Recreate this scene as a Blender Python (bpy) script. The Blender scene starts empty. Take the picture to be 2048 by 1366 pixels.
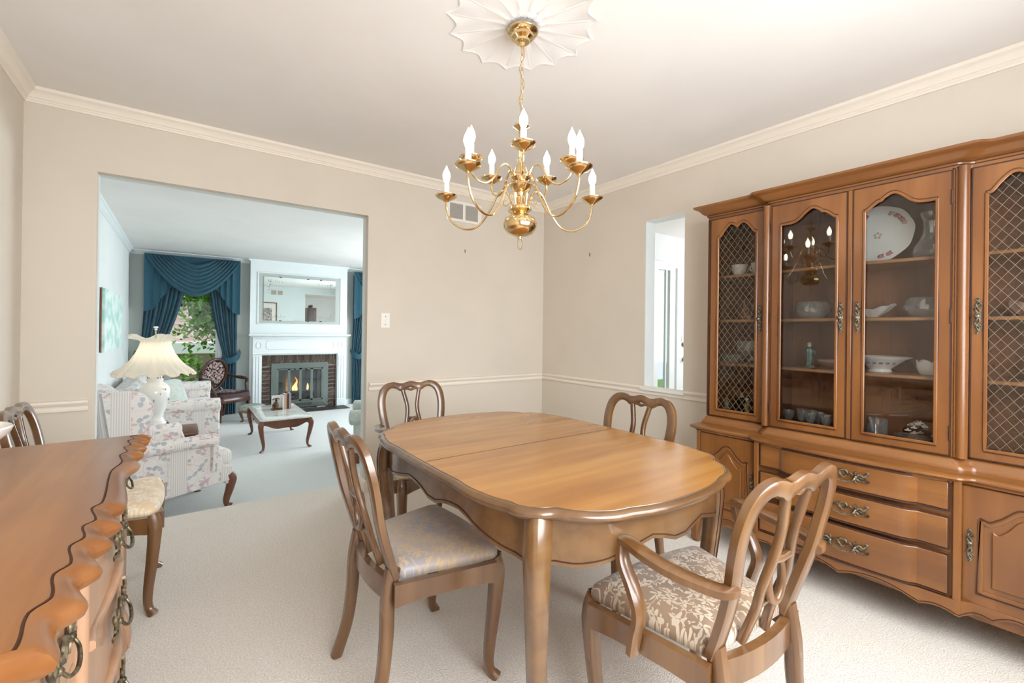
import bpy, bmesh, math, random
from math import sin, cos, pi, radians, sqrt, atan2
from mathutils import Vector, Matrix
S = bpy.context.scene
COL = S.collection

# ------------------------------------------------------------------ camera
F_PX, YAW, PITCH, ROLL, CY, CAM_H = 899.41, 0.6347, -0.0018, 0.0125, 659.98, 1.2181
cd = bpy.data.cameras.new('camera'); cam = bpy.data.objects.new('camera', cd); COL.objects.link(cam)
cd.sensor_fit = 'HORIZONTAL'; cd.sensor_width = 36.0; cd.lens = F_PX * 36.0 / 2048
cd.shift_y = -(683 - CY) / 2048; cd.clip_start = 0.02; cd.clip_end = 200
_fw = Vector((sin(YAW) * cos(PITCH), cos(YAW) * cos(PITCH), -sin(PITCH)))
_r0 = Vector((cos(YAW), -sin(YAW), 0)); _u0 = _r0.cross(_fw)
_r = _r0 * cos(ROLL) + _u0 * sin(ROLL); _u = -_r0 * sin(ROLL) + _u0 * cos(ROLL)
m = Matrix.Identity(4)
for i in range(3):
    m[i][0], m[i][1], m[i][2] = _r[i], _u[i], -_fw[i]
m[2][3] = CAM_H
cam.matrix_world = m
S.camera = cam

# ------------------------------------------------------------------ view, world, sun, dining window daylight, added fill lights
vs = S.view_settings
vs.view_transform = 'Standard'; vs.look = 'None'; vs.gamma = 1.0; vs.exposure = 0.0; vs.use_curve_mapping = False
S.cycles.use_denoising = True; S.cycles.use_adaptive_sampling = True; S.cycles.adaptive_threshold = .08; S.cycles.adaptive_min_samples = 12
S.cycles.max_bounces = 8; S.cycles.diffuse_bounces = 4; S.cycles.glossy_bounces = 4
S.cycles.transmission_bounces = 6; S.cycles.transparent_max_bounces = 16
S.cycles.sample_clamp_indirect = 5.0; S.cycles.caustics_reflective = False; S.cycles.caustics_refractive = False
W = bpy.data.worlds.new('sky'); S.world = W; W.use_nodes = True
bg = W.node_tree.nodes['Background']; bg.inputs[0].default_value = (0.80, 0.90, 1.0, 1); bg.inputs[1].default_value = 1.15

def area(name, loc, d, sx, sy, power, col):
    l = bpy.data.lights.new(name, 'AREA'); l.shape = 'RECTANGLE'; l.size = sx; l.size_y = sy
    l.energy = power; l.color = col
    o = bpy.data.objects.new(name, l); COL.objects.link(o); o.location = loc
    o.rotation_euler = Vector(d).to_track_quat('-Z', 'Y').to_euler()
    return o
sl = bpy.data.lights.new('sun', 'SUN'); sl.energy = 2.0; sl.angle = 0.02; sl.color = (1, .96, .88)
so = bpy.data.objects.new('sun', sl); COL.objects.link(so); so.rotation_euler = Vector((1, .12, -1.1)).to_track_quat('-Z', 'Y').to_euler()
area('daylight_dining_window', (1.05, -0.62, 1.45), (0, 1, -.4), 2.2, 1.4, 112, (.93, .97, 1.0))
area('fill_living_side', (4.45, 6.6, 1.15), (-1, 0, -.1), 2.4, 1.6, 150, (.85, .935, 1.0))  # added unseen side light that brightens the living room
area('fill_foyer', (6.15, 1.9, 1.6), (-1, 0.1, 0), 1.6, 1.7, 48, (.95, .98, 1.0))  # added fill from an unseen source, brightens the foyer

# ------------------------------------------------------------------ materials
def lin(c):
    return tuple((v / 12.92 if v <= .04045 else ((v + .055) / 1.055) ** 2.4) for v in (x / 255 for x in c))
def rgba(c): return (*lin(c), 1)
class NT:
    def __init__(s, mat):
        s.t = mat.node_tree
    def n(s, typ, **kw):
        nd = s.t.nodes.new(typ)
        for k, v in kw.items():
            if k == 'i':
                for kk, vv in v.items():
                    if isinstance(vv, bpy.types.NodeSocket): s.t.links.new(vv, nd.inputs[kk])
                    else: nd.inputs[kk].default_value = vv
            else: setattr(nd, k, v)
        return nd
    def math(s, op, a, b=0.0, clamp=False):
        nd = s.n('ShaderNodeMath', operation=op, use_clamp=clamp)
        for i, v in enumerate((a, b)):
            if isinstance(v, bpy.types.NodeSocket): s.t.links.new(v, nd.inputs[i])
            else: nd.inputs[i].default_value = v
        return nd.outputs[0]
    def mix(s, f, a, b):
        nd = s.n('ShaderNodeMix', data_type='RGBA')
        for k, v in ((0, f), (6, a), (7, b)):
            if isinstance(v, bpy.types.NodeSocket): s.t.links.new(v, nd.inputs[k])
            else: nd.inputs[k].default_value = v
        return nd.outputs[2]
    def step(s, v, lo, hi):
        nd = s.n('ShaderNodeMapRange', interpolation_type='SMOOTHSTEP')
        s.t.links.new(v, nd.inputs[0]); nd.inputs[1].default_value = lo; nd.inputs[2].default_value = hi
        return nd.outputs[0]
MATS = {}
def base(name, col, rough=.5, metal=0.0, spec=.5, coat=0.0, coat_r=.1, sheen=0.0, trans=0.0, ior=1.45, emit=None, es=0.0, sub=0.0):
    mt = bpy.data.materials.new(name); mt.use_nodes = True; MATS[name] = mt
    b = mt.node_tree.nodes['Principled BSDF']; I = b.inputs
    I['Base Color'].default_value = rgba(col); I['Roughness'].default_value = rough; I['Metallic'].default_value = metal
    I['Specular IOR Level'].default_value = spec; I['Coat Weight'].default_value = coat; I['Coat Roughness'].default_value = coat_r
    I['Sheen Weight'].default_value = sheen; I['Transmission Weight'].default_value = trans; I['IOR'].default_value = ior
    if emit: I['Emission Color'].default_value = rgba(emit); I['Emission Strength'].default_value = es
    return mt, NT(mt), b
def noisy(name, c1, c2, scale=(4, 4, 4), detail=3, lo=.35, hi=.65, bump=0.0, bscale=None, bdist=.002, dist=0.0, coord='Object', **kw):
    mt, t, b = base(name, c1, **kw)
    tc = t.n('ShaderNodeTexCoord'); mp = t.n('ShaderNodeMapping', i={'Vector': tc.outputs[coord], 'Scale': scale})
    ns = t.n('ShaderNodeTexNoise', i={'Vector': mp.outputs[0], 'Scale': 1.0, 'Detail': detail, 'Distortion': dist})
    f = t.step(ns.outputs['Fac'], lo, hi)
    t.t.links.new(t.mix(f, rgba(c1), rgba(c2)), b.inputs['Base Color'])
    if bump:
        n2 = t.n('ShaderNodeTexNoise', i={'Vector': tc.outputs[coord], 'Scale': bscale or 60.0, 'Detail': 2.0})
        bp = t.n('ShaderNodeBump', i={'Height': n2.outputs['Fac'], 'Strength': bump, 'Distance': bdist})
        t.t.links.new(bp.outputs[0], b.inputs['Normal'])
    return mt
def wood(name, c1, c2, c3, axis='z', rough=.32, coat=.5, fine=1.0, spec=.5):
    mt, t, b = base(name, c1, rough=rough, coat=coat, coat_r=.16, spec=spec)
    tc = t.n('ShaderNodeTexCoord')
    k = {'x': (1.6, 22, 22), 'y': (22, 1.6, 22), 'z': (22, 22, 1.6)}[axis]
    mp = t.n('ShaderNodeMapping', i={'Vector': tc.outputs['Object'], 'Scale': tuple(v * fine for v in k)})
    n1 = t.n('ShaderNodeTexNoise', i={'Vector': mp.outputs[0], 'Scale': 1.0, 'Detail': 4.0, 'Distortion': .6})
    k2 = {'x': (1.1, 5, 5), 'y': (5, 1.1, 5), 'z': (5, 5, 1.1)}[axis]
    m2 = t.n('ShaderNodeMapping', i={'Vector': tc.outputs['Object'], 'Scale': k2})
    n2 = t.n('ShaderNodeTexNoise', i={'Vector': m2.outputs[0], 'Scale': 1.0, 'Detail': 2.0, 'Distortion': .4})
    c = t.mix(t.step(n1.outputs['Fac'], .3, .7), rgba(c1), rgba(c2))
    c = t.mix(t.math('MULTIPLY', t.step(n2.outputs['Fac'], .42, .72), .75), c, rgba(c3))
    t.t.links.new(c, b.inputs['Base Color'])
    return mt
def flower(t, uv, scale, petals, size, sharp=.45, rnd=1.0, off=(0, 0, 0)):
    mp = t.n('ShaderNodeMapping', i={'Vector': uv, 'Scale': (scale, scale, scale), 'Location': off})
    v = t.n('ShaderNodeTexVoronoi', voronoi_dimensions='2D', i={'Vector': mp.outputs[0], 'Scale': 1.0, 'Randomness': rnd})
    d = t.n('ShaderNodeVectorMath', operation='SUBTRACT', i={0: mp.outputs[0], 1: v.outputs['Position']})
    sp = t.n('ShaderNodeSeparateXYZ', i={0: d.outputs[0]})
    cs = t.n('ShaderNodeSeparateColor', i={0: v.outputs['Color']})
    ang = t.math('ADD', t.math('ARCTAN2', sp.outputs[1], sp.outputs[0]), t.math('MULTIPLY', cs.outputs[0], 6.28))
    pr = t.math('MULTIPLY', t.math('ADD', t.math('MULTIPLY', t.math('COSINE', t.math('MULTIPLY', ang, float(petals))), sharp), 1 - sharp), size)
    r = v.outputs['Distance']
    mask = t.step(t.math('SUBTRACT', pr, r), -.01, .03)
    return mask, r, cs.outputs[1]
def upholstery(name, ground, stripe=True):
    mt, t, b = base(name, ground, rough=.8, sheen=.25, spec=.25)
    tc = t.n('ShaderNodeTexCoord'); uv = tc.outputs['UV']
    nz = t.n('ShaderNodeTexNoise', noise_dimensions='2D', i={'Vector': uv, 'Scale': 14.0, 'Detail': 1.0})
    wv = t.n('ShaderNodeVectorMath', operation='MULTIPLY_ADD', i={0: nz.outputs['Color'], 1: (.03, .03, 0), 2: uv})
    uvw = wv.outputs[0]
    sx = t.n('ShaderNodeSeparateXYZ', i={0: uv})
    ph = t.math('FRACT', t.math('DIVIDE', sx.outputs[0], .36))
    band = t.math('MULTIPLY', t.step(ph, .66, .67), t.math('SUBTRACT', 1.0, t.step(ph, .985, .99)))
    lines = t.step(t.math('SINE', t.math('MULTIPLY', sx.outputs[0], 2 * pi / .0145)), .25, .55)
    col = rgba(ground)
    nb = t.math('SUBTRACT', 1.0, band)
    m1, r1, k1 = flower(t, uvw, 11.0, 2, .44, .5, 1.0)
    c = t.mix(t.math('MULTIPLY', t.math('MULTIPLY', m1, nb), .72), col, t.mix(k1, rgba((150, 160, 162)), rgba((178, 184, 194))) if True else col)
    m2, r2, k2 = flower(t, uvw, 8.0, 5, .40, .36, .8, (.37, .11, 0))
    on = t.step(k2, .25, .3)
    c = t.mix(t.math('MULTIPLY', t.math('MULTIPLY', t.math('MULTIPLY', m2, nb), on), .8), c, t.mix(k2, rgba((202, 180, 188)), rgba((222, 186, 180))))
    m3, r3, k3 = flower(t, uvw, 8.0, 5, .07, .1, .8, (.37, .11, 0))
    c = t.mix(t.math('MULTIPLY', t.math('MULTIPLY', m3, nb), .6), c, rgba((176, 128, 132)))
    vz = t.n('ShaderNodeTexVoronoi', voronoi_dimensions='2D', feature='DISTANCE_TO_EDGE', i={'Vector': uvw, 'Scale': 11.0})
    vine = t.math('SUBTRACT', 1.0, t.step(vz.outputs['Distance'], .006, .022))
    c = t.mix(t.math('MULTIPLY', t.math('MULTIPLY', vine, nb), .3), c, rgba((120, 130, 132)))
    c = t.mix(t.math('MULTIPLY', t.math('MULTIPLY', lines, band), .45), c, rgba((172, 172, 172)))
    t.t.links.new(c, b.inputs['Base Color'])
    return mt
def brocade(name, ground, ground2, fig, rough=.42):
    mt, t, b = base(name, ground, rough=rough, sheen=.3, spec=.5)
    tc = t.n('ShaderNodeTexCoord'); uv = tc.outputs['UV']
    nz = t.n('ShaderNodeTexNoise', noise_dimensions='2D', i={'Vector': uv, 'Scale': 16.0, 'Detail': 2.0})
    wv = t.n('ShaderNodeVectorMath', operation='MULTIPLY_ADD', i={0: nz.outputs['Color'], 1: (.045, .045, 0), 2: uv}).outputs[0]
    m1, r1, k1 = flower(t, wv, 19.0, 5, .45, .42, .9)
    m2, r2, k2 = flower(t, wv, 46.0, 3, .42, .5, 1.0, (.3, .2, 0))
    on2 = t.step(k2, .35, .4)
    vz = t.n('ShaderNodeTexVoronoi', voronoi_dimensions='2D', feature='DISTANCE_TO_EDGE', i={'Vector': wv, 'Scale': 10.0, 'Randomness': .9})
    vine = t.math('MULTIPLY', t.math('SUBTRACT', 1.0, t.step(vz.outputs['Distance'], .01, .026)), .8)
    hole = t.step(r1, .05, .08)
    f = t.math('MAXIMUM', t.math('MULTIPLY', m1, hole), t.math('MAXIMUM', t.math('MULTIPLY', m2, on2), vine))
    n2 = t.n('ShaderNodeTexNoise', noise_dimensions='2D', i={'Vector': uv, 'Scale': 3.0, 'Detail': 1.0})
    g = t.mix(t.step(n2.outputs['Fac'], .35, .65), rgba(ground), rgba(ground2))
    t.t.links.new(t.mix(t.math('MULTIPLY', f, .85), g, rgba(fig)), b.inputs['Base Color'])
    t.t.links.new(t.math('ADD', t.math('MULTIPLY', f, .25), rough - .05), b.inputs['Roughness'])
    return mt
def clear(name, tint, refl=.5, ior=1.5, rough=0.0):
    """thin clear pane: transparent body with a Fresnel reflection"""
    mt = bpy.data.materials.new(name); mt.use_nodes = True; MATS[name] = mt
    t = NT(mt); t.t.nodes.remove(t.t.nodes['Principled BSDF']); out = t.t.nodes['Material Output']
    tr = t.n('ShaderNodeBsdfTransparent', i={'Color': rgba(tint)}); gl = t.n('ShaderNodeBsdfGlossy', i={'Roughness': rough})
    fr = t.n('ShaderNodeFresnel', i={'IOR': ior}); f = t.math('MULTIPLY', fr.outputs[0], refl, True)
    mx = t.n('ShaderNodeMixShader', i={0: f, 1: tr.outputs[0], 2: gl.outputs[0]})
    t.t.links.new(mx.outputs[0], out.inputs[0]); return mt

wood('cab_wood', (120, 74, 33), (132, 84, 41), (97, 56, 25), 'z')
wood('cab_wood_h', (122, 76, 34), (134, 86, 42), (99, 58, 26), 'x')
wood('cab_inner', (132, 84, 54), (142, 92, 60), (118, 74, 46), 'z', rough=.6, coat=0)
wood('table_wood', (166, 112, 52), (180, 128, 64), (140, 88, 38), 'x', rough=.26, coat=.35)
wood('table_edge', (102, 68, 34), (118, 84, 46), (80, 50, 23), 'x', rough=.34, coat=.8, spec=.9)
wood('chair_wood', (104, 67, 34), (122, 86, 48), (80, 49, 23), 'z', rough=.36, coat=.9, spec=.75)
wood('buffet_wood', (150, 95, 47), (166, 111, 59), (124, 74, 35), 'x', rough=.3, coat=.35)
wood('buffet_face_lit', (174, 134, 104), (186, 146, 116), (156, 116, 86), 'z', rough=.34, coat=.3)  # buffet front: bounced light put into the wood as a paler, pinker colour
wood('shelf_wood', (176, 122, 76), (186, 132, 86), (160, 106, 64), 'x', rough=.4, coat=.2)
wood('dark_wood', (112, 66, 44), (126, 78, 54), (88, 50, 34), 'z', rough=.35, coat=.3)
wood('mahogany', (70, 40, 30), (88, 54, 40), (54, 30, 24), 'z', rough=.3, coat=.3)
base('groove', (62, 32, 18), rough=.6)
noisy('wall_beige', (218, 208, 194), (215, 205, 191), (2, 2, 2), rough=.85, spec=.2)
noisy('wall_mint', (228, 232, 229), (225, 229, 227), (2, 2, 2), rough=.85, spec=.2)
noisy('wall_white', (240, 242, 242), (237, 240, 240), (2, 2, 2), rough=.8, spec=.2)
noisy('ceil_white', (238, 234, 230), (235, 231, 227), (2, 2, 2), rough=.9, spec=.15)
base('trim_cream', (236, 226, 212), rough=.5)
base('trim_white', (232, 238, 238), rough=.45)
base('panel_green', (186, 192, 186), rough=.6)
noisy('carpet', (240, 232, 221), (220, 211, 200), (150, 150, 150), detail=2, bump=.9, bscale=210.0, bdist=.006, rough=.95, spec=.1, sheen=.2)
noisy('carpet_daylit', (228, 230, 227), (212, 215, 212), (120, 120, 120), detail=2, bump=.8, bscale=180.0, bdist=.006, rough=.95, spec=.1, sheen=.2)  # cool cast of the window daylight mixed into the carpet colour
base('brass', (222, 194, 146), rough=.16, metal=1.0)
noisy('antique_brass', (142, 128, 102), (84, 74, 58), (60, 60, 60), rough=.4, metal=.75)
noisy('antique_silver', (152, 146, 128), (74, 68, 56), (70, 70, 70), rough=.42, metal=.7)
base('steel', (124, 132, 128), rough=.32, metal=1.0)
base('dark_steel', (70, 74, 74), rough=.4, metal=1.0)
base('wire', (132, 116, 94), rough=.45, metal=.2)
base('iron', (24, 22, 22), rough=.6, metal=.3)
base('black', (14, 14, 16), rough=.6)
base('candle_white', (246, 240, 228), rough=.5)
base('bulb', (255, 236, 205), rough=.2, emit=(255, 246, 232), es=17.0)
base('mirror', (232, 240, 238), rough=.015, metal=1.0)
base('etch', (150, 150, 150), rough=.7)
base('porcelain', (238, 236, 230), rough=.15, coat=.4)
base('porcelain_rose', (196, 110, 120), rough=.3)
base('porcelain_green', (96, 118, 88), rough=.35)
base('porcelain_blue', (84, 104, 140), rough=.3)
base('porcelain_pink', (206, 172, 160), rough=.3)
noisy('glaze_green', (52, 92, 84), (96, 120, 110), (40, 40, 40), rough=.25)
noisy('glaze_yellow', (190, 160, 96), (120, 110, 84), (40, 40, 40), rough=.3)
noisy('glaze_stone', (176, 168, 156), (120, 112, 102), (60, 60, 60), rough=.4)
noisy('coral', (172, 126, 88), (110, 78, 56), (50, 50, 50), rough=.6)
base('skin_glaze', (214, 190, 168), rough=.35)
clear('pane', (250, 251, 250), 1.0, 1.5)
clear('pane_soft', (242, 242, 240), .8, 1.45)
clear('window_glass', (252, 253, 252), .12, 1.5)
clear('fire_glass', (226, 228, 230), 1.0, 1.5)
_cm = bpy.data.materials.new('crystal'); _cm.use_nodes = True; MATS['crystal'] = _cm
_t = NT(_cm); _t.t.nodes.remove(_t.t.nodes['Principled BSDF']); _o = _t.t.nodes['Material Output']
_tr = _t.n('ShaderNodeBsdfTransparent', i={'Color': rgba((252, 253, 253))}); _gl = _t.n('ShaderNodeBsdfGlossy', i={'Roughness': .06})
_df = _t.n('ShaderNodeBsdfDiffuse', i={'Color': rgba((246, 248, 248))}); _lw = _t.n('ShaderNodeLayerWeight', i={'Blend': .35})
_a = _t.n('ShaderNodeMixShader', i={0: .42, 1: _gl.outputs[0], 2: _df.outputs[0]})
_b = _t.n('ShaderNodeMixShader', i={0: _t.math('ADD', _t.math('MULTIPLY', _lw.outputs[1], .5), .18), 1: _tr.outputs[0], 2: _a.outputs[0]}); _t.t.links.new(_b.outputs[0], _o.inputs[0])
noisy('velvet_teal', (38, 78, 94), (46, 88, 104), (60, 60, 60), rough=.75, sheen=.25, spec=.3)
upholstery('floral', (236, 228, 222))
brocade('brocade_tan', (168, 140, 112), (140, 118, 100), (212, 196, 174))
brocade('brocade_sheen_tint', (176, 160, 148), (150, 146, 152), (198, 172, 132))  # blue-grey reflection of the window worked into the seat colours
brocade('brocade_gold', (226, 204, 170), (212, 182, 140), (238, 226, 204))
noisy('marble', (226, 226, 220), (186, 190, 184), (3, 9, 3), detail=6, lo=.45, hi=.75, rough=.15, coat=.3, dist=1.6)
noisy('slate', (46, 44, 44), (64, 60, 58), (9, 9, 9), rough=.55)
noisy('brick_a', (92, 72, 62), (60, 46, 40), (28, 28, 28), rough=.9)
noisy('brick_b', (112, 100, 88), (70, 56, 48), (28, 28, 28), rough=.9)
noisy('brick_c', (74, 56, 48), (100, 84, 72), (28, 28, 28), rough=.9)
base('mortar', (176, 170, 158), rough=.9)
base('plate_white', (236, 232, 224), rough=.4)
base('grille_grey', (176, 170, 162), rough=.6)
noisy('bark', (86, 70, 56), (60, 48, 40), (9, 9, 2), rough=.9)
noisy('leaf', (120, 168, 62), (72, 118, 40), (3, 3, 3), rough=.5)
base('siding_pink', (226, 200, 190), rough=.8)
base('roof_white', (246, 246, 244), rough=.7)
noisy('lawn', (120, 160, 80), (90, 130, 60), (4, 4, 4), rough=.9)
noisy('log', (96, 74, 60), (48, 38, 34), (14, 14, 14), rough=.9)
noisy('canvas_teal', (224, 238, 232), (180, 216, 208), (5, 4, 9), detail=5, lo=.4, hi=.65, rough=.8)
noisy('canvas_flower', (206, 190, 176), (130, 120, 120), (22, 22, 22), detail=4, rough=.8)
base('page', (236, 228, 214), rough=.8)
base('book_white', (240, 238, 234), rough=.5)
base('book_red', (112, 52, 46), rough=.5)
base('book_grey', (150, 150, 156), rough=.5)
base('book_tan', (196, 160, 130), rough=.5)
noisy('bronze', (120, 92, 58), (60, 46, 34), (40, 40, 40), rough=.4, metal=.6)
noisy('stool_top', (170, 172, 160), (140, 146, 140), (30, 30, 30), rough=.8)
noisy('pale_fabric', (200, 206, 196), (186, 194, 186), (20, 20, 20), rough=.9, sheen=.3)
base('velvet_wine', (66, 22, 30), rough=.7, sheen=.6)
mt, t, b = base('shade_silk', (250, 242, 228), rough=.8)
b.inputs['Transmission Weight'].default_value = 0.0
_o = t.t.nodes['Material Output']; _tl = t.n('ShaderNodeBsdfTranslucent', i={'Color': rgba((255, 244, 226))})
_mx = t.n('ShaderNodeMixShader', i={0: .5, 1: b.outputs[0], 2: _tl.outputs[0]}); t.t.links.new(_mx.outputs[0], _o.inputs[0])
mt, t, b = base('flame', (255, 140, 30), rough=1, emit=(255, 120, 24), es=5.0)
_tc = t.n('ShaderNodeTexCoord'); _s = t.n('ShaderNodeSeparateXYZ', i={0: _tc.outputs['Generated']})
t.t.links.new(t.mix(_s.outputs[2], rgba((255, 226, 130)), rgba((255, 96, 12))), b.inputs['Emission Color'])
# needlepoint: dark ground with a dense rose spray
mt, t, b = base('needlepoint', (40, 30, 34), rough=.85)
_uv = t.n('ShaderNodeTexCoord').outputs['UV']
_m1, _r1, _k1 = flower(t, _uv, 24.0, 5, .48, .35, 1.0)
_m2, _r2, _k2 = flower(t, _uv, 40.0, 2, .48, .4, 1.0, (.2, .6, 0))
_sv = t.n('ShaderNodeSeparateXYZ', i={0: _uv})
_rad = t.math('SQRT', t.math('ADD', t.math('POWER', _sv.outputs[0], 2.0), t.math('POWER', _sv.outputs[1], 2.0)))
_in = t.math('SUBTRACT', 1.0, t.step(_rad, .15, .19))
_c = t.mix(t.math('MULTIPLY', _m2, _in), rgba((34, 26, 32)), rgba((178, 172, 160)))
_c = t.mix(t.math('MULTIPLY', _m1, _in), _c, t.mix(_k1, rgba((190, 120, 124)), rgba((206, 190, 176))))
t.t.links.new(_c, b.inputs['Base Color'])
base('lamp_bulb', (255, 236, 205), rough=.2, emit=(255, 240, 220), es=16.0)
MATS['flame'].cycles.emission_sampling = 'NONE'
# ------------------------------------------------------------------ mesh helpers
def V(*a): return Vector(a)
def catmull(pts, n=6, closed=False):
    P = [Vector(p) for p in pts]; out = []; N = len(P)
    for i in range(N if closed else N - 1):
        p0 = P[i - 1] if (i > 0 or closed) else P[0] * 2 - P[1]
        p1 = P[i]; p2 = P[(i + 1) % N]; p3 = P[(i + 2) % N] if (i + 2 < N or closed) else P[-1] * 2 - P[-2]
        for k in range(n):
            t = k / n
            out.append(.5 * ((2 * p1) + (p2 - p0) * t + (2 * p0 - 5 * p1 + 4 * p2 - p3) * t * t + (3 * p1 - p0 - 3 * p2 + p3) * t ** 3))
    if not closed: out.append(P[-1].copy())
    return out
class MB:
    def __init__(s): s.v = []; s.f = []
    def add(s, verts, faces):
        o = len(s.v); s.v += [Vector(p) for p in verts]; s.f += [tuple(i + o for i in f) for f in faces]; return s
    def box(s, a, b):
        x0, y0, z0 = a; x1, y1, z1 = b
        return s.add([(x0, y0, z0), (x1, y0, z0), (x1, y1, z0), (x0, y1, z0), (x0, y0, z1), (x1, y0, z1), (x1, y1, z1), (x0, y1, z1)],
                     [(0, 3, 2, 1), (4, 5, 6, 7), (0, 1, 5, 4), (1, 2, 6, 5), (2, 3, 7, 6), (3, 0, 4, 7)])
    def rings(s, R, cap=True, closed=False):
        """loft equal-length rings"""
        n = len(R[0]); vs = [p for r in R for p in r]; fs = []
        m = len(R)
        for i in range(m if closed else m - 1):
            a = i * n; b_ = ((i + 1) % m) * n
            for j in range(n):
                k = (j + 1) % n; fs.append((a + j, a + k, b_ + k, b_ + j))
        if cap and not closed: fs.append(tuple(range(n - 1, -1, -1))); fs.append(tuple((m - 1) * n + j for j in range(n)))
        return s.add(vs, fs)
    def strip(s, A, B):
        """quads between two open polylines"""
        n = len(A); return s.add(list(A) + list(B), [(i, i + 1, n + i + 1, n + i) for i in range(n - 1)])
    def slab(s, A, B, d):
        """solid between polylines A and B (same length), thickened by vector d"""
        d = Vector(d); A = [Vector(p) for p in A]; B = [Vector(p) for p in B]
        return s.rings([[A[i], B[i], B[i] + d, A[i] + d] for i in range(len(A))])
    def prism(s, poly, d):
        d = Vector(d); P = [Vector(p) for p in poly]; n = len(P)
        return s.rings([P, [p + d for p in P]])
    def sweep(s, path, w, t=None, up=(0, 0, 1), prof='rr', seg=8, closed=False, cap=True):
        P = [Vector(p) for p in path]; n = len(P); R = []; up = Vector(up)
        W_ = w if callable(w) else (lambda u: w); T_ = (t if callable(t) else ((lambda u: t) if t is not None else W_))
        for i in range(n):
            if closed: tg = P[(i + 1) % n] - P[i - 1]
            else: tg = P[min(i + 1, n - 1)] - P[max(i - 1, 0)]
            if tg.length < 1e-9: tg = Vector((0, 0, 1))
            tg.normalize()
            sd = tg.cross(up)
            if sd.length < 1e-4: sd = tg.orthogonal()
            sd.normalize(); nu = sd.cross(tg).normalized()
            u = i / max(1, n - 1); a = W_(u) / 2; b_ = T_(u) / 2; r = []
            if prof == 'rr':
                k = .62
                for x, y in ((1, k), (k, 1), (-k, 1), (-1, k), (-1, -k), (-k, -1), (k, -1), (1, -k)):
                    r.append(P[i] + sd * (a * x) + nu * (b_ * y))
            elif prof == 'sq':
                for x, y in ((1, 1), (-1, 1), (-1, -1), (1, -1)): r.append(P[i] + sd * (a * x) + nu * (b_ * y))
            else:
                for k in range(seg):
                    th = 2 * pi * k / seg; r.append(P[i] + sd * (a * cos(th)) + nu * (b_ * sin(th)))
            R.append(r)
        return s.rings(R, cap, closed)
    def lathe(s, prof, n=24, c=(0, 0, 0), wave=None, cap=True):
        c = Vector(c); R = []
        for (r, z) in prof:
            ring = []
            for k in range(n):
                th = 2 * pi * k / n; rr, zz = (r, z) if wave is None else wave(r, z, th)
                ring.append(c + Vector((rr * cos(th), rr * sin(th), zz)))
            R.append(ring)
        return s.rings(R, cap)
    def ball(s, c, r, n=10, m=6, sc=(1, 1, 1)):
        pr = [(r * sin(pi * (i + .02) / (m + .04)), -r * cos(pi * (i + .02) / (m + .04))) for i in range(m + 1)]
        o = len(s.v); s.lathe(pr, n)
        for i in range(o, len(s.v)):
            p = s.v[i]; s.v[i] = Vector((p.x * sc[0], p.y * sc[1], p.z * sc[2])) + Vector(c)
        return s
    def tf(s, M, start=0):
        for i in range(start, len(s.v)): s.v[i] = M @ s.v[i]
        return s
    def build(s, name, mat, parent=None, bevel=0.0, ang=38, smooth=True, sub=0, uv=None, seg=2):
        me = bpy.data.meshes.new(name); me.from_pydata([tuple(p) for p in s.v], [], s.f)
        bm = bmesh.new(); bm.from_mesh(me); bmesh.ops.remove_doubles(bm, verts=bm.verts, dist=1e-6)
        bmesh.ops.recalc_face_normals(bm, faces=bm.faces)
        if uv is not None:
            L = bm.loops.layers.uv.new('UVMap')
            for f in bm.faces:
                nn = f.normal
                ax = max(range(3), key=lambda i: abs(nn[i]) * (1.15 if i == 2 else 1))
                for l in f.loops:
                    p = l.vert.co
                    l[L].uv = uv(p, nn) if callable(uv) else ((p.y, p.z), (p.x, p.z), (p.x, p.y))[ax]
        bm.to_mesh(me); bm.free()
        if smooth:
            me.shade_smooth(); me.set_sharp_from_angle(angle=radians(ang))
        me.materials.append(MATS[mat])
        o = bpy.data.objects.new(name, me); COL.objects.link(o)
        if parent is not None: o.parent = parent
        if bevel:
            md = o.modifiers.new('bevel', 'BEVEL'); md.width = bevel; md.segments = seg; md.limit_method = 'ANGLE'; md.angle_limit = radians(40)
        if sub:
            md = o.modifiers.new('sub', 'SUBSURF'); md.levels = sub; md.render_levels = sub
        return o
def box(a, b): return MB().box(a, b)
def thing(name, label, cat, loc=(0, 0, 0), rz=0.0, group=None):
    o = bpy.data.objects.new(name, None); COL.objects.link(o); o.location = loc; o.rotation_euler = (0, 0, rz)
    o.empty_display_size = .1
    return tag(o, label, cat, group)
def tag(o, label=None, cat=None, group=None, kind=None):
    if label: o['label'] = label
    if cat: o['category'] = cat
    if group: o['group'] = group
    if kind: o['kind'] = kind
    return o
def struct(o, label=None, cat=None): return tag(o, label, cat, None, 'structure')
def at(o, loc, rz=0.0):
    o.location = loc; o.rotation_euler = (0, 0, rz); return o
def kids(o): return [c for c in bpy.data.objects if c.parent == o]
def copy_tree(o, parent=None, loc=None, rz=None, label=None, group=None):
    ch = kids(o); c = o.copy(); COL.objects.link(c); c.parent = parent
    if loc is not None: c.location = loc
    if rz is not None: c.rotation_euler = (0, 0, rz)
    if label: c['label'] = label
    if group: c['group'] = group
    for k in ch: copy_tree(k, c)
    return c
def clone(o, parent, loc=None):
    c = o.copy(); COL.objects.link(c); c.parent = parent
    if loc is not None: c.location = loc
    return c
random.seed(7)
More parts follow.
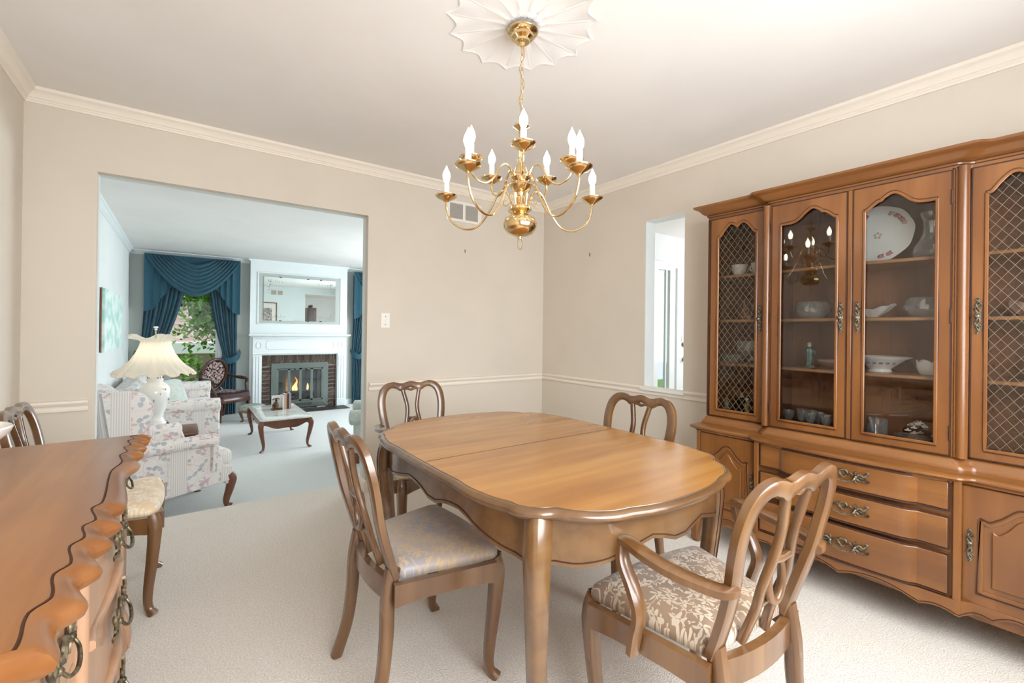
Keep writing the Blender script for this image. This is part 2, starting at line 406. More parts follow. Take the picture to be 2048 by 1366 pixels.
# ------------------------------------------------------------------ the setting
XL, XR, YB, ZC = -.662, 2.838, 3.35, 2.44
YR = -.62            # rear wall of the dining room (behind the camera)
YF, ZL = 9.30, -.30  # far wall and sunken floor of the living room
XO1, XO2, ZO = -.380, 1.121, 2.066
XLR = 4.40           # right wall of the living room
YP1, YP2, ZP = 2.153, 1.823, 2.0625
def floor_(): 
    m_ = MB().box((XL - .1, YR - .1, -.12), (XR + .11, 3.61, 0)); return m_
struct(floor_().build('floor', 'carpet'), 'cream cut-pile carpet under the dining furniture', 'carpet')
struct(box((XL - .1, 3.61, -.5), (XLR, YF + .1, ZL)).build('floor_living', 'carpet_daylit'), 'pale carpet of the sunken living room', 'carpet')
struct(box((XO1 - .28, 3.61, ZL), (XO2 + .2, 3.86, -.15)).build('step', 'carpet_daylit', bevel=.01), 'carpeted step down into the living room', 'step')
struct(box((XL - .1, YR - .1, ZC), (6.4, YF + .1, ZC + .1)).build('ceiling', 'ceil_white'), 'smooth white ceiling', 'ceiling')
struct(box((XL - .1, YR - .1, 0), (XL, 3.41, ZC)).build('wall_left', 'wall_beige'), 'beige left wall of the dining room', 'wall')
struct(box((XL - .1, 3.41, -.5), (XL, YF + .1, ZC)).build('wall_living_left', 'wall_mint'), 'pale mint left wall of the living room', 'wall')
w = MB().box((XL, YB, -.02), (XO1, 3.41, ZC)).box((XO2, YB, -.02), (XR + .11, 3.41, ZC)).box((XO1, YB, ZO), (XO2, 3.41, ZC))
struct(w.build('wall_back', 'wall_beige', smooth=False), 'beige back wall with wide opening to the living room', 'wall')
w = MB().box((XL, 3.41, -.5), (XO1, 3.47, ZC)).box((XO2, 3.41, -.5), (3.06, 3.47, ZC)).box((XO1, 3.41, ZO), (XO2, 3.47, ZC)).box((3.06, 3.41, 2.26), (4.15, 3.47, ZC)).box((4.15, 3.41, -.5), (4.70, 3.47, ZC)).box((4.95, 3.41, -.5), (6.2, 3.47, ZC)).box((4.70, 3.41, -.5), (4.95, 3.47, .2)).box((4.70, 3.41, 2.0), (4.95, 3.47, ZC))
struct(w.build('wall_living_back', 'wall_mint', smooth=False), 'pale mint wall facing the fireplace', 'wall')
w = MB().box((XR, YR - .1, 0), (XR + .11, YP2, ZC)).box((XR, YP1, 0), (XR + .11, YB + .06, ZC)).box((XR, YP2, ZP), (XR + .11, YP1, ZC)).box((XR, YP2, 0), (XR + .11, YP1, .80))
struct(w.build('wall_right', 'wall_beige', smooth=False), 'beige right wall with narrow pass-through opening', 'wall')
# rear wall with the big dining window (behind the camera)
w = MB().box((XL, YR - .1, 0), (-.05, YR, ZC)).box((2.15, YR - .1, 0), (XR, YR, ZC)).box((-.05, YR - .1, 0), (2.15, YR, .72)).box((-.05, YR - .1, 2.18), (2.15, YR, ZC))
struct(w.build('wall_rear', 'wall_beige', smooth=False), 'beige wall behind the camera with a large window', 'wall')
wf = box((-.05, YR - .06, .72), (2.15, YR + .02, .76)).build('window_1', 'trim_white'); struct(wf, 'white framed dining room window', 'window')
for a, b in (((-.05, YR - .06, 2.14), (2.15, YR + .02, 2.18)), ((-.05, YR - .06, .76), (-.01, YR + .02, 2.14)), ((2.11, YR - .06, .76), (2.15, YR + .02, 2.14)),
             ((.68, YR - .05, .76), (.72, YR, 2.14)), ((1.38, YR - .05, .76), (1.42, YR, 2.14)), ((-.01, YR - .05, 1.43), (2.11, YR - .01, 1.47))):
    box(a, b).build('window_bar', 'trim_white', wf)

# far wall of the living room with window 2 (visible) and window 3 (mostly behind the jamb)
WX0, WX1, WZ0, WZ1 = -.16, .52, .12, 2.0
w = MB().box((XL, YF, -.5), (WX0, YF + .1, ZC)).box((WX1, YF, -.5), (XLR, YF + .1, ZC)).box((WX0, YF, -.5), (WX1, YF + .1, WZ0)).box((WX0, YF, WZ1), (WX1, YF + .1, ZC))
struct(w.build('wall_living_far', 'panel_green', smooth=False), 'grey-green fireplace wall of the living room', 'wall')
w2 = box((WX0 - .06, YF - .02, WZ0 - .06), (WX1 + .06, YF, WZ0)).build('window_2', 'trim_white'); struct(w2, 'white framed window between teal drapes', 'window')
for a, b in (((WX0 - .06, YF - .02, WZ1), (WX1 + .06, YF, WZ1 + .06)), ((WX0 - .06, YF - .02, WZ0), (WX0, YF, WZ1)), ((WX1, YF - .02, WZ0), (WX1 + .06, YF, WZ1)),
             ((WX0, YF + .03, WZ0), (WX0 + .035, YF + .06, WZ1)), ((WX1 - .035, YF + .03, WZ0), (WX1, YF + .06, WZ1)), ((WX0, YF + .03, WZ0), (WX1, YF + .06, WZ0 + .04)),
             ((WX0, YF + .03, WZ1 - .04), (WX1, YF + .06, WZ1))):
    box(a, b).build('window_frame', 'trim_white', w2)
box((WX0 + .035, YF + .042, WZ0 + .04), (WX1 - .035, YF + .046, WZ1 - .04)).build('window_pane', 'window_glass', w2)
# living room right wall with an opening made for the added, unseen side light
w = MB().box((XLR, 3.47, -.5), (XLR + .1, 5.4, ZC)).box((XLR, 7.8, -.5), (XLR + .1, YF + .1, ZC)).box((XLR, 5.4, -.5), (XLR + .1, 7.8, .3)).box((XLR, 5.4, 2.0), (XLR + .1, 7.8, ZC))
struct(w.build('wall_living_right', 'wall_mint', smooth=False), 'mint wall on the right of the living room', 'wall')
# foyer beyond the pass-through
struct(box((XR + .11, -.72, -.12), (6.3, 3.41, 0)).build('floor_foyer', 'carpet'), 'foyer floor beyond the pass-through', 'floor')
struct(box((6.2, 2.75, 0), (6.3, 3.47, ZC)).build('wall_foyer_right', 'wall_white'), 'white foyer wall', 'wall')
w = MB().box((6.2, -.72, 0), (6.3, 1.0, ZC)).box((6.2, 1.0, 0), (6.3, 2.75, .7)).box((6.2, 1.0, 2.3), (6.3, 2.75, ZC)).box((XR + .11, -.82, 0), (6.3, -.72, ZC))
struct(w.build('wall_foyer_rear', 'wall_white', smooth=False), 'white foyer wall', 'wall')
w = MB().box((XR + .111, 3.39, 0), (3.06, 3.41, ZC)).box((4.15, 3.39, 0), (4.70, 3.41, ZC)).box((4.95, 3.39, 0), (6.2, 3.41, ZC)).box((4.70, 3.39, 0), (4.95, 3.41, .2)).box((4.70, 3.39, 2.0), (4.95, 3.41, ZC)).box((3.06, 3.39, 2.26), (4.15, 3.41, ZC))
struct(w.build('wall_foyer_back', 'wall_white', smooth=False), 'white foyer wall around the front door', 'wall')

# trim: crown mouldings, chair rails, baseboards (profile swept in straight runs)
def run(prof, a, b, inward):
    """prof: list of (out, z); a,b floor points on the wall line; inward: unit vector into the room. mitred by caller via end offsets"""
    m_ = MB(); a = Vector((*a, 0)); b = Vector((*b, 0)); iw = Vector((*inward, 0)); d = (b - a).normalized()
    return m_, a, b, iw, d
def molding(name, prof, a, b, inward, mat, ma=0.0, mb=0.0, label=None):
    """ma/mb: mitre slope at each end (+1 = end retreats with distance from the wall)"""
    m_, a, b, iw, d = run(prof, a, b, inward)
    A = [a + iw * o + d * (o * ma) + Vector((0, 0, z)) for o, z in prof]; B = [b + iw * o - d * (o * mb) + Vector((0, 0, z)) for o, z in prof]
    m_.rings([A, B]); return struct(m_.build(name, mat, ang=30), label, 'trim')
CR = [(0, 2.3665), (.008, 2.3665), (.010, 2.376), (.014, 2.380), (.014, 2.387), (.020, 2.391), (.024, 2.400), (.034, 2.414), (.042, 2.419), (.050, 2.425), (.052, 2.44), (0, 2.44)]
molding('trim_1', CR, (XL, YB), (XR, YB), (0, -1), 'trim_cream', 1, 1, 'cream crown moulding along the back wall')
molding('trim_2', CR, (XR, YB), (XR, YR), (-1, 0), 'trim_cream', 1, 1, 'cream crown moulding along the right wall')
molding('trim_3', CR, (XL, YR), (XL, YB), (1, 0), 'trim_cream', 1, 1, 'cream crown moulding along the left wall')
molding('trim_4', CR, (XL, 3.47), (XL, YF), (1, 0), 'trim_white', 1, 1, 'white crown moulding on the living room left wall')
molding('trim_5', CR, (XL, YF), (1.0, YF), (0, -1), 'trim_white', 1, 0, 'white crown moulding over the living room drapes')
molding('trim_6', CR, (2.66, YF), (XLR, YF), (0, -1), 'trim_white', 0, 1, 'white crown moulding right of the chimney breast')
RL = [(0, .757), (.012, .757), (.013, .768), (.008, .776), (.010, .784), (.020, .792), (.024, .802), (.022, .812), (.012, .816), (0, .816)]
molding('trim_7', RL, (XL, YB), (XO1 - .022, YB), (0, -1), 'trim_cream', 1, 0, 'cream chair rail left of the opening')
molding('trim_8', RL, (XO2 + .018, YB), (XR, YB), (0, -1), 'trim_cream', 0, 1, 'cream chair rail on the back wall beside the opening')
molding('trim_9', RL, (XR, YB), (XR, YR), (-1, 0), 'trim_cream', 1, 1, 'cream chair rail on the right wall')
molding('trim_10', RL, (XL, YR), (XL, YB), (1, 0), 'trim_cream', 1, 1, 'cream chair rail on the left wall')
BB = [(0, 0), (.014, 0), (.014, .07), (.009, .082), (0, .088)]
molding('baseboard_left', BB, (XL, YR), (XL, YB), (1, 0), 'trim_cream', 1, 1, 'cream baseboard on the left wall')
molding('baseboard_back', BB, (XO2 - .012, YB), (XR, YB), (0, -1), 'trim_cream', 0, 1, 'cream baseboard on the back wall')
molding('baseboard_right', BB, (XR, YB), (XR, YR), (-1, 0), 'trim_cream', 1, 1, 'cream baseboard on the right wall')
molding('baseboard_jamb', BB, (XO2, YB + .13), (XO2, YB - .012), (-1, 0), 'trim_cream', 0, 0, 'cream baseboard wrapping the opening jamb')
BL = [(0, ZL), (.014, ZL), (.014, ZL + .09), (0, ZL + .10)]
molding('baseboard_living_far', BL, (2.66, YF), (XLR, YF), (0, -1), 'trim_white', 0, 1, 'white baseboard right of the fireplace')
molding('baseboard_living_left', BL, (XL, 3.47), (XL, YF), (1, 0), 'trim_white', 0, 1, 'white baseboard in the living room')
# pass-through sill
struct(MB().box((XR - .03, YP2 - .02, .782), (XR + .11, YP1 + .025, .802)).build('trim_11', 'trim_white', bevel=.006), 'white sill of the pass-through opening', 'trim')

struct(MB().box((XR + .001, YP1 - .003, .802), (XR + .109, YP1, ZP)).box((XR + .001, YP2, .802), (XR + .109, YP2 + .003, ZP)).box((XR + .001, YP2, ZP - .003), (XR + .109, YP1, ZP)).build('trim_12', 'trim_white', smooth=False), 'white lining of the pass-through opening', 'trim')

# ceiling medallion
N = 16; ring = []; prof = []
def med_r(th, k):
    s_ = abs(((th * N / (2 * pi)) % 1) - .5) * 2     # 1 at cusps, 0 mid lobe
    return k * (.268 + .037 * s_ ** 1.8)
md = MB(); R = []
for (k, z) in ((1.0, 0), (1.0, -.003), (.985, -.0045), (.965, -.0035), (.945, -.002), (.3, -.002), (.28, -.004), (.22, -.005), (.2, -.003)):
    R.append([Vector((med_r(2 * pi * i / 192, k) * cos(2 * pi * i / 192), med_r(2 * pi * i / 192, k) * sin(2 * pi * i / 192), z)) for i in range(192)])
md.rings(R)
medal = thing('ceiling_medallion', 'white scalloped plaster medallion above the chandelier', 'medallion', (1.091, 1.436, ZC))
md.build('medallion_plate', 'ceil_white', medal, ang=25)
for i in range(N):
    th = 2 * pi * i / N
    MB().sweep([V(.10 * cos(th), .10 * sin(th), -.002), V(.2 * cos(th), .2 * sin(th), -.002), V(.27 * cos(th), .27 * sin(th), -.002)], .012, .0014, (0, 0, 1), 'ell', 6).build('flute', 'ceil_white', medal)

# wall vent, switch, screws
vt = thing('wall_vent', 'white wall vent grille near the ceiling behind the chandelier', 'vent', (1.94, YB, 2.225))
MB().box((-.172, -.006, -.085), (.172, 0, -.064)).box((-.172, -.006, .064), (.172, 0, .085)).box((-.172, -.006, -.064), (-.138, 0, .064)).box((.138, -.006, -.064), (.172, 0, .064)).box((-.012, -.006, -.064), (.012, 0, .064)).build('vent_frame', 'plate_white', vt)
box((-.14, -.002, -.064), (.14, -.0005, .064)).build('vent_back', 'grille_grey', vt)
for sx in (-.075, .075):
    for i in range(9):
        z = -.058 + i * .0145
        MB().add([(sx - .062, -.006, z - .005), (sx + .062, -.006, z - .005), (sx + .062, -.002, z + .004), (sx - .062, -.002, z + .004)], [(0, 1, 2, 3)]).build('vent_slat', 'grille_grey', vt)
sw = thing('light_switch', 'cream toggle light switch plate beside the opening', 'switch', (1.26, YB, 1.285))
box((-.035, -.006, -.057), (.035, 0, .057)).build('switch_plate', 'plate_white', sw, bevel=.002)
box((-.004, -.014, -.008), (.004, -.006, .008)).build('toggle', 'plate_white', sw)
for z in (.03, -.03): MB().ball((0, -.006, z), .004, 8, 4).build('screw', 'antique_brass', sw)
for loc, lb in (((1.955, YB - .003, 1.893), 'small wall hook on the back wall below the vent'), ((XR - .003, 2.732, 1.881), 'small wall hook on the right wall near the corner')):
    tag(MB().sweep([V(0, 0, .012), V(0, 0, -.012)], .006, .005, (0, 1, 0), 'ell', 6).ball((0, 0, .011), .005, 6, 4).build('wall_hook', 'antique_brass'), lb, 'hook').location = loc

# foyer: sidelight window and front door seen through the pass-through (on the foyer wall y=3.39)
sd = box((4.60, 3.375, .2), (4.71, 3.39, 2.10)).build('window_3', 'trim_white'); struct(sd, 'bright narrow sidelight window beside the front door', 'window')
for a, b in (((4.60, 3.372, 2.0), (5.05, 3.39, 2.10)), ((4.94, 3.37, .2), (5.05, 3.39, 2.0)), ((4.86, 3.375, .2), (4.88, 3.388, 2.0))): box(a, b).build('window_frame', 'trim_white', sd)
box((4.71, 3.384, .2), (4.94, 3.388, 2.0)).build('window_pane', 'window_glass', sd)
dr = box((5.09, 3.365, 0), (6.0, 3.39, 2.04)).build('door_1', 'trim_white'); struct(dr, 'white front door seen through the pass-through', 'door')
for (a0, a1, z0, z1) in ((5.28, 5.5, 1.2, 1.9), (5.62, 5.85, 1.2, 1.9), (5.28, 5.5, .2, 1.0), (5.62, 5.85, .2, 1.0)): box((a0, 3.358, z0), (a1, 3.366, z1)).build('door_panel', 'trim_white', dr, bevel=.004)
MB().lathe([(.0, 0), (.028, 0), (.03, .012), (.02, .02), (.0, .022)], 14).tf(Matrix.Translation((5.222, 3.366, 1.068)) @ Matrix.Rotation(pi / 2, 4, 'X')).build('deadbolt', 'steel', dr)
MB().lathe([(.0, 0), (.03, 0), (.03, .008), (.012, .014), (.012, .03), (.027, .04), (.03, .055), (.02, .068), (.0, .07)], 14).tf(Matrix.Translation((5.237, 3.366, .877)) @ Matrix.Rotation(pi / 2, 4, 'X')).build('door_knob', 'steel', dr)
box((5.185, 3.36, 1.10), (5.25, 3.366, 1.19)).build('lock_plate', 'trim_cream', dr)

# outdoors beyond the living room window
struct(box((4.55, 3.52, -.5), (16, 9.5, -.4)).build('ground_front', 'lawn'), 'lawn outside the front door', 'ground')
struct(box((-14, 9.5, -1.0), (16, 40, -.9)).build('ground_outside', 'lawn'), 'lawn outside the window', 'ground')
hs = thing('neighbour_house', 'pink sided neighbouring house with a white porch roof seen through the window', 'house', (1.5, 17.5, -.9))
box((-7, 0, 0), (7, 3, 3.6)).build('house_wall', 'siding_pink', hs)
for i in range(18): MB().add([(-7, -.035, .2 * i), (7, -.035, .2 * i), (7, 0, .2 * i + .2), (-7, 0, .2 * i + .2)], [(0, 1, 2, 3)]).build('siding_board', 'siding_pink', hs)
box((-7, -1.6, 1.35), (7, 0, 1.65)).build('porch_roof', 'roof_white', hs)
for x in (-5, -2.4, .4, 3, 5.6): box((x - .07, -1.55, 0), (x + .07, -1.4, 1.35)).build('porch_post', 'roof_white', hs)
tr = thing('tree', 'leafy green tree filling the upper half of the living room window', 'tree', (.85, 12.3, -.9))
MB().sweep(catmull([(0, 0, 0), (.05, 0, 1.2), (-.1, .1, 2.4), (-.2, .1, 3.8)], 4), lambda u: .2 - .12 * u, None, (0, 1, 0), 'ell', 8).build('trunk', 'bark', tr)
rnd = random.Random(3)
lv = MB(); 
def leaf(mb, p, s, rn):
    q = Matrix.Translation(p) @ Matrix.Rotation(rn.uniform(0, 6.28), 4, 'Z') @ Matrix.Rotation(rn.uniform(-1.2, 1.2), 4, 'X') @ Matrix.Rotation(rn.uniform(-.8, .8), 4, 'Y')
    mb.add([q @ Vector(v) for v in ((0, 0, 0), (s * .35, s * .45, .1 * s), (0, s, 0), (-s * .35, s * .45, .1 * s))], [(0, 1, 2, 3)])
for k in range(34):
    a = rnd.uniform(0, 6.28); L = rnd.uniform(.7, 1.7); z0 = rnd.uniform(2.1, 3.3)
    tip = V(L * cos(a), L * sin(a) * .6, z0 + rnd.uniform(-.55, .7))
    pts = catmull([(-.1, .05, z0), (tip.x * .5, tip.y * .5, z0 + .25), tip], 5)
    MB().sweep(pts, lambda u: .05 - .04 * u, None, (0, 0, 1), 'ell', 5).build('branch', 'bark', tr)
    for p in pts[2:]:
        for j in range(30):
            leaf(lv, p + V(rnd.gauss(0, .2), rnd.gauss(0, .2), rnd.gauss(0, .17)), rnd.uniform(.09, .15), rnd)
tag(lv.build('foliage', 'leaf', tr, smooth=False), kind='stuff')
for (x, y, r, lb) in ((-.12, 11.6, .66, 'rounded green shrub low outside the living room window on the left'), (1.15, 11.3, .55, 'smaller green shrub low outside the living room window on the right')):
    sh = thing('shrub', lb, 'shrub', (x, y, -.9)); lv = MB()
    MB().sweep([V(0, 0, 0), V(0, 0, .7)], .06, None, (0, 1, 0), 'ell', 6).build('stem', 'bark', sh)
    for k in range(520):
        d = V(rnd.gauss(0, 1), rnd.gauss(0, 1), rnd.gauss(0, 1)).normalized() * r * rnd.uniform(.75, 1)
        leaf(lv, V(d.x, d.y, d.z + .95), rnd.uniform(.09, .15), rnd)
    tag(lv.build('foliage', 'leaf', sh, smooth=False), kind='stuff')
# ------------------------------------------------------------------ dining table
def offset_in(P, d):
    """move closed 2D outline P inward by d (CCW outline)"""
    n = len(P); out = []
    for i in range(n):
        t_ = (P[(i + 1) % n] - P[i - 1]); t_.z = 0; t_.normalize()
        out.append(P[i] + Vector((-t_.y, t_.x, 0)) * d)
    return out
def lobed(cusps, bulges, n=8):
    P = []; N = len(cusps)
    for i in range(N):
        a = Vector((*cusps[i], 0)); b = Vector((*cusps[(i + 1) % N], 0)); d = (b - a).normalized(); nrm = Vector((d.y, -d.x, 0))
        for k in range(n):
            u = k / n; P.append(a.lerp(b, u) + nrm * (bulges[i % len(bulges)] * (1 - abs(2 * u - 1) ** 2.6)))
    return P
q = [(.235, -.705), (.405, -.585), (.488, -.475), (.518, -.25)]
cus = q + [(x, -y) for x, y in reversed(q)] + [(-x, -y) for x, y in q] + [(-x, y) for x, y in reversed(q)]
bul = [.026, .022, .014, .004, .014, .022, .026, .036] * 2
OUT = lobed(cus, bul, 9)
TZ = .75
def zs(P, z): return [Vector((p.x, p.y, z)) for p in P]
tb = thing('dining_table', 'oval cherry dining table with scalloped edge and cabriole legs in the room centre', 'table', (1.2, 1.465, 0))
rim = MB(); lv_ = [(.024, TZ), (.022, TZ - .003), (.019, TZ - .0005), (.012, TZ - .002), (.004, TZ - .007), (0, TZ - .014), (.002, TZ - .021), (.010, TZ - .026), (.013, TZ - .030), (.022, TZ - .036), (.06, TZ - .037), (.06, TZ - .02)]
rim.rings([zs(offset_in(OUT, d), z) for d, z in lv_], cap=False); rim.build('table_rim', 'table_edge', tb, ang=60)
INN = offset_in(OUT, .0235)
for sgn in (1, -1):
    h = [p for p in INN if p.y * sgn > .0005]
    # order is cyclic; rotate so it starts after the jump
    j = max(range(len(h)), key=lambda i: (h[i] - h[i - 1]).length); h = h[j:] + h[:j]
    a, b = h[0], h[-1]
    poly = [Vector((a.x, sgn * .0006, 0))] + h + [Vector((b.x, sgn * .0006, 0))]
    MB().rings([zs(poly, TZ - .02), zs(poly, TZ)]).build('tabletop_leaf', 'table_wood', tb, smooth=False)
box((-.49, -.0012, TZ - .012), (.49, .0012, TZ + .0005)).build('leaf_joint', 'groove', tb)
AP = offset_in(OUT, .05); m_ = len(AP)
def ap_z(p):
    th = atan2(p.y / .745, p.x / .515); s4 = abs(sin(2 * th))
    # long arches between the legs with a small cusp in the middle of every side
    return .598 + .035 * (1 - abs(2 * s4 - 1)) - .028 * s4 ** 3 - .014 * math.exp(-(min(abs(sin(th)), abs(cos(th))) / .045) ** 2) + .01
ap = MB(); A0 = zs(AP, TZ - .036); A1 = [Vector((p.x, p.y, ap_z(p))) for p in AP]
AI = offset_in(AP, .02); B1 = [Vector((AI[i].x, AI[i].y, A1[i].z)) for i in range(m_)]; B0 = zs(AI, TZ - .036)
ap.rings([A0, A1, B1, B0], closed=True); ap.build('apron', 'table_edge', tb, ang=50)
gl = offset_in(OUT, .0495)
MB().sweep([Vector((gl[i].x, gl[i].y, A1[i].z + .012)) for i in range(m_)], .003, .003, (0, 0, 1), 'sq', closed=True).build('apron_inlay', 'groove', tb)
def cab_leg(top, h, w0, w1, dx, dy, knee=.02, foot=.015, lines=False):
    """cabriole leg; (dx,dy) outward diagonal; returns path"""
    o = Vector((dx, dy, 0)).normalized(); t0 = Vector(top)
    P = catmull([t0, t0 + o * knee * .9 - V(0, 0, h * .10), t0 + o * knee - V(0, 0, h * .22), t0 + o * knee * .35 - V(0, 0, h * .48), t0 - o * knee * .55 - V(0, 0, h * .76), t0 - o * knee * .4 - V(0, 0, h * .92), t0 + o * foot - V(0, 0, h)], 5)
    W_ = lambda u: w0 * (1 - .1 * u) if u < .25 else (w0 * .975 + (w1 - w0 * .975) * min(1, (u - .25) / .55)) * (1 + (.32 * max(0, (u - .88) / .12)))
    return P, W_
for sx in (-1, 1):
    for sy in (-1, 1):
        P, W_ = cab_leg((sx * .415, sy * .53, TZ - .03), TZ - .03, .068, .036, sx, sy, .026, .012)
        lg = MB().sweep(P, W_, None, (1, 0, 0), 'rr').build('leg', 'table_edge', tb, ang=50)
        for k in (-.2, .2):
            pts = [p + V(sx * W_(i / 30) * .51, W_(i / 30) * k, 0) for i, p in enumerate(P)][3:-3]
            if sy > 0: MB().sweep(pts, .0025, .0025, (1, 0, 0), 'sq').build('leg_inlay', 'groove', lg)
            pts = [p + V(W_(i / 30) * k, sy * W_(i / 30) * .51, 0) for i, p in enumerate(P)][3:-3]
            if sx > 0: MB().sweep(pts, .0025, .0025, (0, 1, 0), 'sq').build('leg_inlay', 'groove', lg)

# ------------------------------------------------------------------ dining chairs (local: faces +Y, origin under the seat)
def seat_outline(wf, wr, yf, yr, n=5, r=.03, bow=.018):
    P = []
    def arc(cx, cy, a0, a1):
        for k in range(n + 1):
            a = a0 + (a1 - a0) * k / n; P.append(Vector((cx + r * cos(a), cy + r * sin(a), 0)))
    arc(wf - r, yf - r, 0, pi / 2)
    for k in range(1, 6):
        u = k / 6; x = (wf - r) * (1 - 2 * u); P.append(Vector((x, yf + bow * (1 - (2 * u - 1) ** 2), 0)))
    arc(-wf + r, yf - r, pi / 2, pi); arc(-wr + r, yr + r, pi, 1.5 * pi); arc(wr - r, yr + r, 1.5 * pi, 2 * pi)
    return P
def back_y(z, x=0): return -.158 - .215 * max(0, z - .43) + (.02 * max(0, (.62 - z) / .2) if z < .62 else 0) - .012 * (1 - min(1, (x / .2) ** 2))
def make_chair(label, group, arms, seatmat, loc, rz):
    t_ = thing('dining_armchair' if arms else 'dining_chair', label, 'chair', loc, rz, group)
    wf = .262 if arms else .252; wr = .19
    yf, yr = .215, -.165
    # cushion
    so_ = seat_outline(wf - .006, wr - .004, yf, yr + .025); cu = MB()
    def sc(P, k, z): 
        c = Vector((0, .03, 0)); return [Vector(((p - c).x * k, (p - c).y * k, 0)) + c + V(0, 0, z) for p in P]
    cu.rings([sc(so_, .96, .418), sc(so_, 1.0, .424), sc(so_, 1.0, .44), sc(so_, .97, .455), sc(so_, .88, .468), sc(so_, .68, .476), sc(so_, .4, .479), sc(so_, .12, .480)])
    cu.build('seat_cushion', seatmat, t_, ang=80, uv=lambda p, n_: (p.x, p.y))
    # rails
    zr0, zr1 = .355, .425
    def rail(a, b, th, bow=0, arch=.012):
        a = Vector((*a, 0)); b = Vector((*b, 0)); d = (b - a).normalized(); nn = Vector((d.y, -d.x, 0)); R = []
        for k in range(13):
            u = k / 12; p = a.lerp(b, u) + nn * bow * (1 - (2 * u - 1) ** 2); zl = zr0 + arch * (1 - abs(2 * u - 1) ** 3)
            R.append([p + V(0, 0, zl), p + V(0, 0, zr1), p - nn * th + V(0, 0, zr1), p - nn * th + V(0, 0, zl)])
        return MB().rings(R)
    rail((wf - .03, yf - .002), (-wf + .03, yf - .002), -.024, -.018, .022).build('seat_rail', 'chair_wood', t_)
    rail((wf, yf - .03), (wr, yr + .01), .024).build('seat_rail', 'chair_wood', t_)
    rail((-wf, yf - .03), (-wr, yr + .01), -.024).build('seat_rail', 'chair_wood', t_)
    rail((-.16, yr), (.16, yr), .024, .02, 0).build('seat_rail', 'chair_wood', t_)
    # front legs
    for sx in (-1, 1):
        P, W_ = cab_leg((sx * (wf - .024), yf - .022, .424), .424, .052, .030, sx * .6, 1, .014, .016)
        MB().sweep(P, W_, None, (0, 1, 0), 'rr').build('leg', 'chair_wood', t_, ang=50)
    # rear legs
    for sx in (-1, 1):
        P = catmull([(sx * .168, back_y(.46, .2), .46), (sx * .170, -.166, .36), (sx * .174, -.170, .25), (sx * .180, -.186, .12), (sx * .186, -.222, 0)], 5)
        MB().sweep(P, lambda u: .036 - .004 * u, lambda u: .044 - .008 * u, (0, 1, 0), 'rr').build('leg', 'chair_wood', t_, ang=50)
    # back frame: stiles and three-lobed top rail
    half = [(.168, .43), (.170, .50), (.176, .57), (.188, .64), (.198, .71), (.200, .77), (.188, .825), (.160, .858), (.122, .868), (.088, .861), (.064, .852), (.034, .861), (0, .868)]
    pts = [V(x, back_y(z, x), z) for x, z in half] + [V(-x, back_y(z, x), z) for x, z in reversed(half[:-1])]
    P = catmull(pts, 4)
    def wd(u):
        e = min(u, 1 - u) * 2
        return .044 - .002 * e if e < .5 else .044 - .006 * min(1, (e - .5) / .15) + (.012 * math.exp(-((e - .84) / .035) ** 2))
    MB().sweep(P, .026, wd, (0, 1, 0), 'rr').build('back_frame', 'chair_wood', t_, ang=50) if False else None
    # section: width in the plane of the back, thickness along Y
    R = []; n = len(P)
    for i in range(n):
        tg = (P[min(i + 1, n - 1)] - P[max(i - 1, 0)]).normalized(); sd = tg.cross(V(0, 1, .2)).normalized(); nu = sd.cross(tg).normalized()
        a = wd(i / (n - 1)) / 2; b = .013; k = .7
        R.append([P[i] + sd * (a * x) + nu * (b * y) for x, y in ((1, k), (k, 1), (-k, 1), (-1, k), (-1, -k), (-k, -1), (k, -1), (1, -k))])
    MB().rings(R).build('back_frame', 'chair_wood', t_, ang=50)
    # splat: hourglass bars, oval ring and diverging foot bars
    def bar(half_, w, th=.02):
        pp = catmull([V(x, back_y(z, x) + .002, z) for x, z in half_], 5); R = []; n = len(pp)
        for i in range(n):
            tg = (pp[min(i + 1, n - 1)] - pp[max(i - 1, 0)]).normalized(); sd = tg.cross(V(0, 1, .2)).normalized(); nu = sd.cross(tg).normalized()
            R.append([pp[i] + sd * (w / 2 * x) + nu * (th / 2 * y) for x, y in ((1, .7), (.7, 1), (-.7, 1), (-1, .7), (-1, -.7), (-.7, -1), (.7, -1), (1, -.7))])
        return MB().rings(R), pp
    for sx in (-1, 1):
        b_, pp = bar([(sx * .058, .848), (sx * .046, .80), (sx * .034, .745), (sx * .034, .70), (sx * .042, .655), (sx * .052, .605), (sx * .048, .56), (sx * .040, .52), (sx * .046, .47), (sx * .056, .425)], .022)
        bo = b_.build('splat_bar', 'chair_wood', t_, ang=50)
        MB().sweep([p + V(0, .0105, 0) for p in pp[2:-2]], .003, .003, (0, 1, 0), 'sq').build('splat_line', 'groove', bo)
    ov = [V(.034 * cos(a), back_y(.60) + .002, .60 + .058 * sin(a)) for a in [2 * pi * k / 24 for k in range(24)]]
    MB().sweep(ov, .020, .018, (0, 1, 0), 'rr', closed=True).build('splat_oval', 'chair_wood', t_, ang=50)
    MB().sweep([V(-.036, back_y(.665), .664), V(0, back_y(.665), .659), V(.036, back_y(.665), .664)], .018, .014, (0, 1, 0), 'rr').build('splat_bridge', 'chair_wood', t_, ang=50)
    MB().sweep([V(-.036, back_y(.53), .532), V(0, back_y(.53), .537), V(.036, back_y(.53), .532)], .018, .014, (0, 1, 0), 'rr').build('splat_bridge', 'chair_wood', t_, ang=50)
    MB().sweep(catmull([(-.05, back_y(.846) + .004, .838), (-.025, back_y(.846) + .004, .842), (0, back_y(.846) + .004, .834), (.025, back_y(.846) + .004, .842), (.05, back_y(.846) + .004, .838)], 3), .014, .016, (0, 1, 0), 'rr').build('top_carving', 'chair_wood', t_, ang=50)
